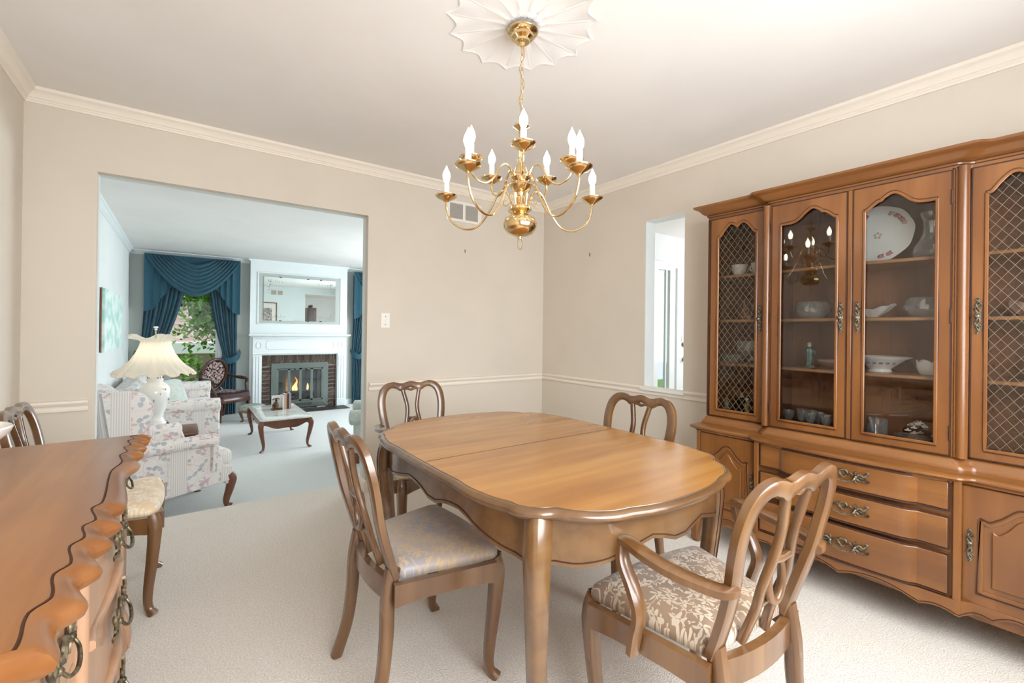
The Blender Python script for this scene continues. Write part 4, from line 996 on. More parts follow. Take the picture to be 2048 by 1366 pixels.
# shelf 3
vessel('china_bowl', [(0, 0), (.045, 0), (.045, .010), (.040, .012), (.060, .030), (.095, .058), (.118, .070), (.120, .073), (.100, .064), (.06, .036), (0, .02)], 'porcelain', 'wide white footed china bowl with blue sprigs on the lower shelf', 'bowl', cp(.068, -.145, SH[2] + .001), 36, lambda r, z, th: (r * (1 + .03 * (r / .12) ** 3 * cos(8 * th)), z))
kb = bpy.data.objects['china_bowl']
for j in range(7):
    a = pi + (j - 3) * .3; MB().ball((.082 * cos(a), .082 * sin(a), .044), .007, 6, 4, (.4, 1.4, .7)).build('blue_sprig', 'porcelain_blue', kb)
vessel('tulip_votive', [(0, 0), (.026, 0), (.032, .008), (.040, .030), (.042, .048), (.038, .048), (.034, .03), (.02, .012), (0, .01)], 'porcelain', 'small white petal-rimmed votive on the lower shelf', 'votive', cp(.243, -.16, SH[2] + .001), 40, lambda r, z, th: (r, z + (.018 * abs(sin(2.5 * th)) if z > .04 else 0)))
vessel('shell_dish', [(0, 0), (.03, 0), (.04, .01), (.062, .03), (.07, .042), (.066, .042), (.05, .025), (0, .012)], 'porcelain_pink', 'pale pink shell dish on the lower shelf near the centre stile', 'dish', cp(-.128, -.12, SH[2] + .001), 36, lambda r, z, th: (r * (1 + .06 * cos(11 * th)), z))
def figure(name, label, loc, h, robe, hat, group=None, rz=pi):
    f = thing(name, label, 'figurine', loc, rz, group); s = h / .10
    P = lambda L: [(r * s, z * s) for r, z in L]
    MB().lathe(P([(0, 0), (.017, 0), (.018, .004), (.015, .007), (0, .007)]), 14).build('plinth', 'glaze_stone', f)
    MB().lathe(P([(.012, .007), (.014, .015), (.011, .035), (.012, .05), (.015, .062), (.013, .072), (.005, .078), (0, .079)]), 14, (0, 0, 0), lambda r, z, th: (r * (1 + .12 * cos(5 * th)), z)).build('robe', robe, f)
    MB().ball((0, 0, .086 * s), .0085 * s, 10, 6, (.9, 1, 1.1)).build('head', 'skin_glaze', f)
    MB().lathe(P([(.0095, .088), (.0095, .092), (.006, .098), (0, .1)]), 12).build('hat', hat, f)
    for k in (-1, 1): MB().sweep(catmull([Vector(p) * s for p in [(k * .012, 0, .068), (k * .018, -.004, .058), (k * .012, -.013, .050), (k * .004, -.016, .052)]], 4), .007 * s, None, (0, 0, 1), 'ell', 6).build('sleeve', robe, f)
    return f
figure('sage_figurine', 'green robed standing figurine on the lower shelf behind the left glass door', cp(-.225, -.16, SH[2] + .001), .135, 'glaze_green', 'glaze_stone', rz=D(90))
# cabinet floor: goblets, glass mug, flower basket
gob = [(0, 0), (.018, 0), (.019, .003), (.005, .006), (.004, .022), (.007, .026), (.005, .030), (.014, .036), (.022, .055), (.027, .085)]
k = 0
for (u, v, lb) in ((-.285, -.25, 'leftmost small cut-glass goblet at the front of the row'), (-.235, -.215, 'small cut-glass goblet second from the left, set back'), (-.185, -.25, 'small cut-glass goblet in the middle of the front row'),
                   (-.165, -.20, 'small cut-glass goblet standing behind the middle one'), (-.115, -.25, 'small cut-glass goblet third in the front row'), (-.075, -.225, 'rightmost small cut-glass goblet by the centre stile'), (-.21, -.16, 'small cut-glass goblet at the very back of the group'), (-.26, -.155, 'small cut-glass goblet in the back left of the group')):
    vessel('glass_goblet', shell(gob, .002), 'crystal', lb, 'goblet', cp(u, v, FL), 18, facet(9, .06), 'small cut-glass goblets')
mg = thing('glass_mug', 'clear glass mug on the cabinet floor behind the right glass door', 'mug', cp(.075, -.20, FL))
MB().lathe(shell([(0, 0), (.036, 0), (.038, .004), (.038, .095)]), 24, (0, 0, 0), lambda r, z, th: (r * (1 + (.04 * abs(sin(8 * th)) if z < .05 else 0)), z)).build('mug_body', 'crystal', mg)
MB().sweep(catmull([(0, .037, .08), (0, .062, .08), (0, .068, .055), (0, .056, .03), (0, .038, .028)], 5), .008, None, (1, 0, 0), 'ell', 8).build('mug_handle', 'crystal', mg)
bs = thing('flower_basket', 'porcelain basket heaped with grey-white flowers on the cabinet floor', 'figurine', cp(.215, -.20, FL))
MB().lathe([(0, 0), (.03, 0), (.036, .006), (.05, .022), (.062, .038), (.056, .04), (.04, .03), (0, .03)], 28, (0, 0, 0), lambda r, z, th: (r * (1 + .28 * abs(sin(th)) ** 2), z)).build('basket', 'glaze_stone', bs)
rn = random.Random(9)
for j in range(26):
    a = rn.uniform(0, 6.28); r_ = rn.uniform(0, .05); z = .045 + .055 * (1 - r_ / .06) + rn.uniform(-.008, .01)
    fl = MB(); c = V(r_ * cos(a), r_ * sin(a) * 1.3, z)
    for q_ in range(5): fl.ball(c + V(.007 * cos(q_ * 1.257), .007 * sin(q_ * 1.257), 0), .006, 6, 4, (1, 1, .6))
    fl.ball(c + V(0, 0, .004), .005, 6, 4); fl.build('flower', ('porcelain', 'glaze_stone', 'porcelain_pink', 'porcelain')[j % 4], bs)
# left grille bay
cup = [(0, 0), (.02, 0), (.022, .004), (.03, .02), (.036, .042), (.038, .055), (.034, .055), (.03, .03), (0, .012)]
def teacup(label, loc, rz, s=1.0):
    c = thing('teacup', label, 'cup', loc, rz, 'white teacups'); MB().lathe([(r * s, z * s) for r, z in cup], 24).build('cup_body', 'porcelain', c)
    MB().sweep(catmull([Vector(p) * s for p in [(.034, 0, .046), (.054, 0, .046), (.056, 0, .026), (.03, 0, .018)]], 4), .006 * s, None, (0, 1, 0), 'ell', 6).build('cup_handle', 'porcelain', c)
teacup('white teacup on the top shelf at the left of the left grille door', cp(-.60, -.16, SH[0] + .001), .6, 1.15)
teacup('white teacup on the top shelf at the right of the left grille door', cp(-.485, -.16, SH[0] + .001), 1.2, 1.15)
teacup('white teacup on the middle shelf behind the left grille door', cp(-.425, -.16, SH[1] + .001), 2.0, .9)
co_ = thing('coral_ornament', 'brown coral ornament on the middle shelf behind the left grille door', 'ornament', cp(-.54, -.16, SH[1] + .001))
cm = MB().lathe([(0, 0), (.05, 0), (.045, .02), (.02, .03), (0, .032)], 16); cm.build('coral_base', 'coral', co_)
for j in range(9):
    a = j * .7; MB().sweep(catmull([(.02 * cos(a), .02 * sin(a), .01), (.03 * cos(a), .03 * sin(a), .04 + .006 * (j % 3)), (.022 * cos(a + .5), .03 * sin(a + .5), .075 + .012 * (j % 4))], 4), lambda u: .016 - .006 * u, None, (1, 0, 0), 'ell', 7).build('coral_branch', 'coral', co_)
vessel('crystal_compote', shell([(0, 0), (.06, 0), (.062, .006), (.02, .016), (.016, .04), (.05, .05), (.078, .075), (.085, .11), (.08, .13)]), 'crystal', 'large cut-crystal compote on the lower shelf behind the left grille door', 'compote', cp(-.52, -.15, SH[2] + .001), 28, facet(14, .06))
vessel('crystal_dish', shell([(0, 0), (.04, 0), (.05, .01), (.062, .03), (.066, .045)]), 'crystal', 'low crystal dish on the lower shelf behind the left grille door', 'dish', cp(-.63, -.16, SH[2] + .001), 24, facet(12, .06))
for u, h, rb, ht, lb in ((-.645, .10, 'glaze_stone', 'glaze_yellow', 'grey robed figurine leftmost on the floor of the left grille bay'), (-.585, .13, 'iron', 'porcelain_rose', 'dark robed figurine with rose headdress on the floor of the left grille bay'),
                         (-.525, .115, 'glaze_yellow', 'porcelain', 'yellow robed figurine on the floor of the left grille bay'), (-.462, .135, 'glaze_green', 'iron', 'green robed figurine rightmost on the floor of the left grille bay')):
    figure('robed_figurine', lb, cp(u, -.20 if u != -.585 else -.14, FL), h, rb, ht, 'robed figurines', D(90))
# right grille bay (only a sliver in view)
vessel('crystal_swan_dish', shell([(0, 0), (.03, 0), (.04, .01), (.05, .04), (.055, .055)]), 'crystal', 'small crystal dish on the top shelf behind the right grille door', 'dish', cp(.60, -.16, SH[0] + .001), 20, facet(10, .08))
vessel('conch_dish', [(0, 0), (.05, 0), (.06, .012), (.075, .035), (.08, .05), (.07, .048), (.05, .03), (0, .02)], 'porcelain_pink', 'pink ruffled shell on the middle shelf behind the right grille door', 'shell', cp(.56, -.15, SH[1] + .008), 40, lambda r, z, th: (r * (1 + .05 * cos(13 * th)), z + .008 * sin(9 * th) * (r / .08)))
vessel('crystal_bowl', shell(bw), 'crystal', 'cut-crystal bowl on the lower shelf behind the right grille door', 'bowl', cp(.60, -.15, SH[2] + .001), 24, facet(12, .06), 'cut-crystal bowls')
# ------------------------------------------------------------------ chandelier
CX, CYY = 1.091, 1.436
ch = thing('chandelier', 'ten-light polished brass chandelier hanging over the dining table', 'chandelier', (CX, CYY, 0))
MB().lathe([(0, 2.422), (.062, 2.422), (.064, 2.416), (.058, 2.408), (.046, 2.402), (.044, 2.392), (.030, 2.384), (.028, 2.376), (.012, 2.372), (.009, 2.36), (0, 2.358)], 32).build('canopy', 'brass', ch)
# chain
nl = 9; z0, z1 = 2.088, 2.356; lk = (z1 - z0) / nl
for i in range(nl):
    zc = z0 + lk * (i + .5); a = pi / 2 * (i % 2) + .3
    pts = [V(.0065 * cos(2 * pi * k / 14) * cos(a), .0065 * cos(2 * pi * k / 14) * sin(a), zc + (lk * .62) * sin(2 * pi * k / 14)) for k in range(14)]
    MB().sweep(pts, .0026, None, (cos(a + pi / 2), sin(a + pi / 2), 0), 'ell', 6, closed=True).build('chain_link', 'brass', ch)
MB().sweep([V(.008 * sin(z * 52), .006 * cos(z * 47), z) for z in [2.07 + .30 * k / 40 for k in range(41)]], .004, None, (0, 1, 0), 'ell', 6).build('cord', 'brass', ch)
MB().sweep([V(.013 * cos(2 * pi * k / 18), 0, 2.072 + .016 * sin(2 * pi * k / 18)) for k in range(18)], .004, None, (0, 1, 0), 'ell', 6, closed=True).build('top_loop', 'brass', ch)
MB().lathe([(0, 2.058), (.008, 2.056), (.010, 2.048), (.030, 2.042), (.033, 2.034), (.022, 2.026), (.010, 2.018), (.008, 2.0), (.010, 1.985), (.007, 1.97), (.012, 1.955), (.009, 1.94), (.007, 1.915), (.014, 1.905), (.010, 1.89), (.022, 1.872), (.030, 1.845), (.040, 1.838), (.042, 1.83), (.030, 1.815), (.034, 1.805), (.044, 1.80), (.030, 1.782), (.016, 1.772), (.014, 1.76), (.020, 1.752), (.020, 1.728), (.030, 1.722), (.044, 1.712), (.046, 1.702), (.034, 1.694), (.024, 1.686), (.028, 1.680)], 28).build('column', 'brass', ch, ang=30)
MB().lathe([(.024, 1.684), (.040, 1.680), (.060, 1.668), (.068, 1.648), (.066, 1.630), (.052, 1.610), (.030, 1.600), (.008, 1.596), (.006, 1.586), (0, 1.585)], 32).build('ball', 'brass', ch, ang=60)
MB().sweep([V(.012 * cos(2 * pi * k / 20), 0, 1.566 + .022 * sin(2 * pi * k / 20)) for k in range(20)], .003, None, (0, 1, 0), 'ell', 6, closed=True).build('bottom_ring', 'brass', ch)
arm_paths = {
 'low': ([(.034, 1.712), (.046, 1.76), (.070, 1.785), (.098, 1.768), (.135, 1.700), (.185, 1.645), (.245, 1.640), (.300, 1.675), (.322, 1.725), (.325, 1.762)], .325, 1.764),
 'up': ([(.030, 1.815), (.044, 1.862), (.062, 1.880), (.085, 1.868), (.112, 1.820), (.148, 1.795), (.185, 1.808), (.204, 1.835), (.205, 1.862)], .205, 1.864)}
bob = [(0, 0), (.010, .0), (.016, .006), (.034, .014), (.044, .022), (.046, .028), (.042, .027), (.030, .020), (.016, .017), (.013, .024), (.014, .034), (.012, .036)]
bulb = [(.0085, .0), (.011, .006), (.0145, .016), (.016, .026), (.0145, .038), (.0095, .050), (.0045, .060), (.0015, .068), (0, .071)]
proto = {}
for kind, a0 in (('low', 55), ('up', 19)):
    path, R_, Z_ = arm_paths[kind]
    for i in range(5):
        a = D(a0 + 72 * i)
        if kind not in proto:
            ar = MB().sweep(catmull([(r, 0, z) for r, z in path], 5), .0085, None, (0, 1, 0), 'ell', 8).build('arm', 'brass', ch)
            b1 = MB().lathe([(r, z) for r, z in bob], 24).build('bobeche', 'brass', ar); b1.location = (R_, 0, Z_ - .006)
            c1 = MB().lathe([(.0115, .028), (.0115, .080), (.009, .083), (0, .083)], 14).build('candle_sleeve', 'candle_white', ar); c1.location = (R_, 0, Z_ - .006)
            u1 = MB().lathe(bulb, 14).build('bulb', 'bulb', ar); u1.location = (R_, 0, Z_ + .077)
            if kind == 'low':
                for (q0) in (1, -1):
                    MB().sweep(catmull([(.046, 0, 1.735), (.062, 0, 1.722), (.072, 0, 1.735), (.066, 0, 1.748), (.058, 0, 1.742)], 4) if q0 > 0 else catmull([(.052, 0, 1.80), (.068, 0, 1.812), (.060, 0, 1.826), (.05, 0, 1.82)], 4), .004, None, (0, 1, 0), 'ell', 6).build('scroll', 'brass', ar)
            proto[kind] = ar; o = ar
        else: o = copy_tree(proto[kind], ch)
        o.rotation_euler = (0, 0, a)
# ------------------------------------------------------------------ living room: chimney breast, mantel, fireplace
fp = thing('fireplace', 'white panelled fireplace with brick surround and steel glass doors', 'fireplace', (1.825, YF, ZL))
CB = -.12                 # face of the chimney breast (local y)
H_ = ZC - ZL
OX, OZ = .645, 1.02       # brick field half width and height above the living floor
MB().box((-.84, CB, 0), (-OX, 0, H_ - .001)).box((OX, CB, 0), (.84, 0, H_ - .001)).box((-OX, CB, OZ), (OX, 0, H_ - .001)).build('chimney_breast', 'trim_white', fp, smooth=False)
# crown on the breast
prb = [(0, 2.40), (.010, 2.40), (.014, 2.41), (.030, 2.424), (.034, 2.44), (0, 2.44)]
MB().rings([[V(-.84 - o, CB - o, z - ZL - .002) for o, z in prb], [V(.84 + o, CB - o, z - ZL - .002) for o, z in prb]]).build('breast_crown', 'trim_white', fp)
# green recessed panel with a moulded frame
box((-.722, CB - .004, 1.585), (.712, CB, 2.515)).build('over_panel', 'panel_green', fp)
pl_ = [V(-.722, CB - .006, 1.585), V(.712, CB - .006, 1.585), V(.712, CB - .006, 2.515), V(-.722, CB - .006, 2.515)]
for a, b in zip(pl_, pl_[1:] + pl_[:1]): MB().sweep([a, b], .022, .016, (0, 1, 0), 'rr').build('panel_moulding', 'trim_white', fp)
# mantel shelf, frieze, pilasters
MB().rings([[V(-.87 + d, CB - .17 + d, z), V(.87 - d, CB - .17 + d, z), V(.87 - d, CB, z), V(-.87 + d, CB, z)] for d, z in ((.07, 1.325), (.06, 1.345), (.035, 1.36), (.02, 1.37), (.0, 1.376), (.0, 1.402))]).build('mantel_shelf', 'trim_white', fp, ang=25)
box((-.80, CB - .055, 1.06), (.80, CB, 1.33)).build('frieze', 'trim_white', fp, bevel=.004)
MB().sweep([V(x, CB - .058, z) for x, z in [(-.55, 1.13), (.55, 1.13), (.58, 1.16), (.58, 1.25), (.55, 1.28), (-.55, 1.28), (-.58, 1.25), (-.58, 1.16)]], .016, .012, (0, 1, 0), 'rr', closed=True).build('frieze_panel', 'trim_white', fp)
for sx in (-1, 1):
    MB().sweep([V(sx * .70 + .04 * cos(2 * pi * k / 24), CB - .060, 1.205 + .055 * sin(2 * pi * k / 24)) for k in range(24)], .014, .012, (0, 1, 0), 'rr', closed=True).build('frieze_rosette', 'trim_white', fp)
    b0, b1 = sorted((sx * (OX + .01), sx * .80)); box((b0, CB - .045, 0), (b1, CB, 1.06)).build('pilaster', 'trim_white', fp, bevel=.004)
    for k in range(3):
        c = sx * (OX + .045 + .045 * k); box((c - .012, CB - .053, .16), (c + .012, CB - .045, 1.0)).build('pilaster_reed', 'trim_white', fp, bevel=.004)
    box((b0 - .006, CB - .058, 0), (b1 + .006, CB, .14)).build('plinth_block', 'trim_white', fp, bevel=.004)
for (o, d, z) in ((0, .030, 1.052), (.03, .018, 1.040)):
    MB().sweep([V(-.80 + o, CB - .048, z), V(.80 - o, CB - .048, z)], d, .02, (0, 1, 0), 'rr').build('architrave', 'trim_white', fp)
# bricks: soldier course over the opening, stretchers down both legs
mort = MB().box((-OX, CB + .02, 0), (-.30, CB + .06, OZ)).box((.30, CB + .02, 0), (OX, CB + .06, OZ)).box((-.30, CB + .02, .78), (.30, CB + .06, OZ)).build('mortar', 'mortar', fp, smooth=False)
rnb = random.Random(4); bm_ = {}
def brick(x, z, w, h):
    key = (round(w, 3), round(h, 3)); mt_ = rnb.choice(('brick_a', 'brick_a', 'brick_b', 'brick_c'))
    if (key, mt_) not in bm_:
        o = box((-w / 2, CB + .004, -h / 2), (w / 2, CB + .03, h / 2)).build('brick', mt_, fp, bevel=.003, seg=1); bm_[(key, mt_)] = o
    else: o = clone(bm_[(key, mt_)], fp)
    o.location = (x, rnb.uniform(-.003, .003), z)
nb = 18; bw_ = 2 * OX / nb
for i in range(nb): brick(-OX + bw_ * (i + .5), OZ - .105, bw_ - .011, .195)
nr = 11; bh = (OZ - .215) / nr
for sx in (-1, 1):
    for i in range(nr): brick(sx * (OX - .088), bh * (i + .5), .165, bh - .012)
# steel insert with four glass doors
IX, IZ0, IZ1 = .495, .03, .87
def trap(a, b, c, d): return MB().prism([a, b, c, d], (0, .02, 0))
y_ = CB - .01
o4 = [V(-IX, y_, IZ0), V(IX, y_, IZ0), V(IX, y_, IZ1), V(-IX, y_, IZ1)]; i4 = [V(-.395, y_, IZ0 + .12), V(.395, y_, IZ0 + .12), V(.395, y_, IZ1 - .105), V(-.395, y_, IZ1 - .105)]
for k in range(4): trap(o4[k], o4[(k + 1) % 4], i4[(k + 1) % 4], i4[k]).build('insert_frame', 'steel', fp, bevel=.003, smooth=False)
for k in range(22): box((-.20 + .0185 * k, y_ - .002, IZ0 + .035), (-.192 + .0185 * k, y_, IZ0 + .085)).build('vent_slot', 'iron', fp)
dw = .79 / 4
for k in range(4):
    a = -.395 + dw * k; z0, z1 = IZ0 + .125, IZ1 - .11
    dr_ = MB().box((a, y_ + .004, z0), (a + .022, y_ + .02, z1)).box((a + dw - .022, y_ + .004, z0), (a + dw, y_ + .02, z1)).box((a, y_ + .004, z0), (a + dw, y_ + .02, z0 + .022)).box((a, y_ + .004, z1 - .022), (a + dw, y_ + .02, z1)).build('glass_door', 'steel', fp, smooth=False)
    box((a + .02, y_ + .010, z0 + .02), (a + dw - .02, y_ + .013, z1 - .02)).build('door_pane', 'fire_glass', dr_)
    if k in (1, 2): MB().ball((a + dw / 2, y_ - .004, z1 - .012), .012, 8, 5).build('knob', 'iron', dr_)
# firebox, grate, logs, flames (behind the breast face, in the wall depth)
MB().box((-.42, CB + .49, .1), (.42, CB + .5, .80)).box((-.43, CB + .02, .1), (-.42, CB + .5, .80)).box((.42, CB + .02, .1), (.43, CB + .5, .80)).box((-.43, CB + .02, .79), (.43, CB + .5, .80)).box((-.43, CB + .02, .09), (.43, CB + .5, .10)).build('firebox', 'black', fp, smooth=False)
for k in range(4): MB().sweep(catmull([(-.2 + .13 * k, CB + .06, .28), (-.2 + .13 * k, CB + .08, .20), (-.2 + .13 * k, CB + .3, .20)], 3), .014, None, (1, 0, 0), 'ell', 6).build('grate_bar', 'iron', fp)
for (x, y, z, r, L_, a) in ((0, .14, .26, .06, .52, .04), (.02, .26, .27, .06, .48, -.05), (-.06, .18, .36, .045, .36, .12), (.1, .2, .38, .04, .3, -.2), (0, .12, .16, .04, .46, 0)):
    MB().sweep([V(-L_ / 2, 0, 0), V(-L_ / 4, .01, .01), V(L_ / 4, -.01, 0), V(L_ / 2, 0, .01)], r * 2, None, (0, 1, 0), 'ell', 9).tf(Matrix.Translation((x, CB + y, z)) @ Matrix.Rotation(a, 4, 'Y')).build('log', 'log', fp)
rf = random.Random(2)
for k in range(15):
    x = -.20 + .40 * (k / 14) + rf.uniform(-.012, .012); h = rf.uniform(.16, .36) * (1 - abs(x) * .9); w_ = rf.uniform(.04, .07); y = CB + rf.uniform(.09, .2); b_ = rf.uniform(-.03, .03)
    MB().sweep(catmull([(x, y, .34), (x + b_ * .6, y, .34 + h * .35), (x - b_ * .4, y, .34 + h * .7), (x + b_, y, .34 + h)], 4), lambda u: w_ * (1 - u) ** .8 * (.7 + .6 * sin(pi * min(1, u * 1.6))) + .002, lambda u: .5 * (w_ * (1 - u) + .002), (0, 1, 0), 'ell', 7).build('flame', 'flame', fp)
# slate hearth
he = thing('hearth', 'dark slate tile hearth in front of the fireplace', 'hearth', (1.825, YF, ZL))
box((-.79, -.57, 0), (.79, CB - .06, .006)).build('hearth_bed', 'mortar', he)
tw = 1.58 / 7
for i in range(7):
    for j in range(2):
        box((-.79 + tw * i + .004, -.57 + .195 * j + .004, .006), (-.79 + tw * (i + 1) - .004, -.57 + .195 * (j + 1) - .004, .014)).build('tile', 'slate', he, bevel=.002, seg=1)
# mirror
mr = thing('wall_mirror', 'frameless rectangular mirror with etched corner sprays above the mantel', 'mirror', (1.815, YF + CB - .006, 1.745))
box((-.622, -.010, -.397), (.620, -.001, .397)).build('mirror_glass', 'mirror', mr)
rm_ = random.Random(8)
for sx in (-1, 1):
    for sz in (-1, 1):
        ec = MB()
        for k in range(30):
            t_ = k / 30; x = .56 - .30 * t_ if k % 2 else .56 - .05 * rm_.random(); z = .33 - .02 * rm_.random() if k % 2 else .33 - .20 * t_
            ec.ball((sx * (x + rm_.uniform(-.015, .015)), -.0105, sz * (z + rm_.uniform(-.02, .02))), .009 * (1 - .5 * t_), 6, 3, (1, .08, 1))
        ec.build('etched_spray', 'etch', mr)
for x in (-.35, .12, .35):
    for z in (-.397, .397): box((x - .02, -.014, z - .008), (x + .02, 0, z + .008)).build('mirror_clip', 'dark_steel', mr)

# ------------------------------------------------------------------ drapes
def drape_panel(name, parent, x0, x1, ztop, zbot, tie_z, tie_x, y, side):
    """pleated panel gathered towards tie_x at tie_z"""
    nu, nv = 72, 26; g = MB(); vs_ = []
    for j in range(nv + 1):
        z = ztop + (zbot - ztop) * j / nv
        if z > tie_z: k = ((ztop - z) / (ztop - tie_z)) ** 1.7
        else: k = 1 - .35 * ((tie_z - z) / (tie_z - zbot)) ** .5
        wdt = (x1 - x0) * (1 - .62 * k); cx = (x0 + x1) / 2 * (1 - k) + tie_x * k
        for i in range(nu + 1):
            u = i / nu; x = cx + (u - .5) * wdt; a = .028 * (1 - .3 * k)
            vs_.append((x, y + a * sin(u * 2 * pi * 8.5 + .6 * sin(z * 3)) + .012 * sin(u * 31), z))
    fs = [(j * (nu + 1) + i, j * (nu + 1) + i + 1, (j + 1) * (nu + 1) + i + 1, (j + 1) * (nu + 1) + i) for j in range(nv) for i in range(nu)]
    o = g.add(vs_, fs).build(name, 'velvet_teal', parent, ang=80)
    md = o.modifiers.new('solid', 'SOLIDIFY'); md.thickness = .006; return o
def cascade(parent, xo, xi, y, ztop, steps, sgn):
    """zig-zag folded tail: pleats of decreasing length from the outside in"""
    n = len(steps)
    for k, zb in enumerate(steps):
        a = xo + (xi - xo) * k / n; b = xo + (xi - xo) * (k + 1.35) / n; zi = steps[min(k + 1, n - 1)] if k < n - 1 else zb + .12
        yy = y - .012 * (n - k); R = []
        for j in range(9):
            u = j / 8; x = a + (b - a) * u; zl = zb + (zi - zb) * max(0, (u - .25) / .75) * .75
            zt = ztop - .34 * max(0, (abs(x - xo) - .06) / .35)
            R.append([V(x, yy + .014 * sin(u * pi), zl), V(x, yy + .014 * sin(u * pi), zt), V(x, yy + .014 * sin(u * pi) + .006, zt), V(x, yy + .014 * sin(u * pi) + .006, zl)])
        MB().rings(R).build('tail_fold', 'velvet_teal', parent, ang=80)
def swag(parent, x0, x1, ztop, drop, y):
    n = 8; m_ = 28
    for k in range(n):
        f = (k + 1) / n; dd = drop * (.16 + .84 * f); xa = x0 + (x1 - x0) * .5 * (1 - f) * .62; xb = x1 - (x1 - x0) * .5 * (1 - f) * .62
        pts = []
        for i in range(m_ + 1):
            u = i / m_; x = xa + (xb - xa) * u; z = ztop - .02 - (dd - .02) * (1 - abs(2 * u - 1) ** 1.75); pts.append(V(x, y - .03 - .05 * sin(pi * u) - .008 * k * .5, z))
        MB().sweep(pts, lambda u: .022 + (drop / n * .62) * sin(pi * u), lambda u: .03 + .06 * sin(pi * u), (0, 1, 0), 'ell', 10).build('swag_fold', 'velvet_teal', parent, ang=80)
    # cloth behind the folds
    xs = [x0 + (x1 - x0) * k / 24 for k in range(25)]
    MB().slab([V(x, y - .02, ztop) for x in xs], [V(x, y - .02, ztop - .03 - (drop - .03) * (1 - abs(2 * k / 24 - 1) ** 1.75)) for k, x in enumerate(xs)], (0, .012, 0)).build('swag_cloth', 'velvet_teal', parent, ang=80)
dp = thing('window_drapes', 'teal damask drapes with swagged valance around the living room window', 'drapes', (0, YF, 0))
ZV = 2.372
drape_panel('drape_panel', dp, -.46, .10, 2.30, ZL + .01, .66, -.42, -.085, -1)
drape_panel('drape_panel', dp, .34, .80, 2.30, ZL + .01, .66, .70, -.085, 1)
swag(dp, -.46, .82, ZV, .62, -.12)
cascade(dp, -.475, -.04, -.135, ZV, [1.46, 1.50, 1.66, 1.80, 1.92], -1)
cascade(dp, .825, .40, -.135, ZV, [1.44, 1.48, 1.64, 1.78, 1.90], 1)
box((-.48, -.13, 2.355), (.83, -.01, 2.375)).build('cornice_board', 'velvet_teal', dp)
for x in (-.44, .70): MB().sweep(catmull([(x - .13, -.12, .70), (x - .06, -.15, .64), (x + .04, -.15, .655), (x + .12, -.10, .72), (x + .15, -.03, .80)] if x > 0 else [(x + .13, -.12, .70), (x + .06, -.15, .64), (x - .04, -.15, .655), (x - .12, -.10, .72), (x - .15, -.03, .80)], 5), .012, .10, (0, 0, 1), 'rr').build('tieback', 'velvet_teal', dp, ang=80)
d2 = thing('window_drapes', 'teal damask drapes right of the fireplace cut off by the doorway', 'drapes', (2.36, YF, 0))
drape_panel('drape_panel', d2, .44, .95, 2.30, ZL + .01, .66, .52, -.085, 1)
cascade(d2, .42, .85, -.135, 2.362, [1.42, 1.46, 1.62, 1.78, 1.90], 1)
swag(d2, .45, 1.7, 2.362, .62, -.12)
MB().sweep(catmull([(.62, -.12, .70), (.55, -.15, .655), (.46, -.12, .70), (.42, -.05, .80)], 5), .012, .10, (0, 0, 1), 'rr').build('tieback', 'velvet_teal', d2, ang=80)

# ------------------------------------------------------------------ painting on the left wall
pa = thing('canvas_painting', 'pale teal abstract canvas on the living room left wall', 'painting', (XL + .006, 6.95, 1.275))
box((.002, -.84, -.325), (.035, .84, .325)).build('canvas', 'canvas_teal', pa)
box((.0, -.846, -.33), (.012, .846, .33)).build('stretcher', 'dark_wood', pa)

# ------------------------------------------------------------------ upholstered seating
def cushion_box(x0, x1, y0, y1, z0, z1, r=.04, n=4, crown=.02):
    """soft rounded block"""
    c = MB(); R = []
    def ring(ins, z):
        P = []; rr = r
        for (cx, cy, a0) in ((x1 - rr, y1 - rr, 0), (x0 + rr, y1 - rr, pi / 2), (x0 + rr, y0 + rr, pi), (x1 - rr, y0 + rr, 1.5 * pi)):
            for k in range(n + 1):
                a = a0 + pi / 2 * k / n; P.append(V(cx + (rr - ins) * cos(a), cy + (rr - ins) * sin(a), z))
        return P
    q = r * .6
    for ins, z in ((q, z0), (q * .4, z0 + q * .25), (0, z0 + q), (0, z1 - q), (q * .4, z1 - q * .25), (q, z1)): R.append(ring(ins, z))
    R.append([V((p.x - (x0 + x1) / 2) * .6 + (x0 + x1) / 2, (p.y - (y0 + y1) / 2) * .6 + (y0 + y1) / 2, z1 + crown * .8) for p in ring(q, z1)])
    R.append([V((p.x - (x0 + x1) / 2) * .15 + (x0 + x1) / 2, (p.y - (y0 + y1) / 2) * .15 + (y0 + y1) / 2, z1 + crown) for p in ring(q, z1)])
    return c.rings(R)
# wing chair (local: faces +Y)
wc = thing('wing_chair', 'floral wing chair with wooden cabriole legs just beyond the opening', 'chair', (-.06, 4.665, ZL), D(-70))
box((-.29, -.38, .22), (.29, .30, .36)).build('seat_frame', 'floral', wc, bevel=.03, uv=True)
cushion_box(-.265, .265, -.20, .37, .34, .47, .05).build('seat_cushion', 'floral', wc, ang=80, uv=True)
# front rail
MB().slab([V(-.33 + .66 * k / 12, .335 + .02 * cos((k / 6 - 1) * 1.5), .35) for k in range(13)], [V(-.33 + .66 * k / 12, .335 + .02 * cos((k / 6 - 1) * 1.5), .20 + .02 * cos((k / 6 - 1) * 1.5)) for k in range(13)], (0, -.06, 0)).build('front_rail', 'floral', wc, bevel=.01, uv=True)
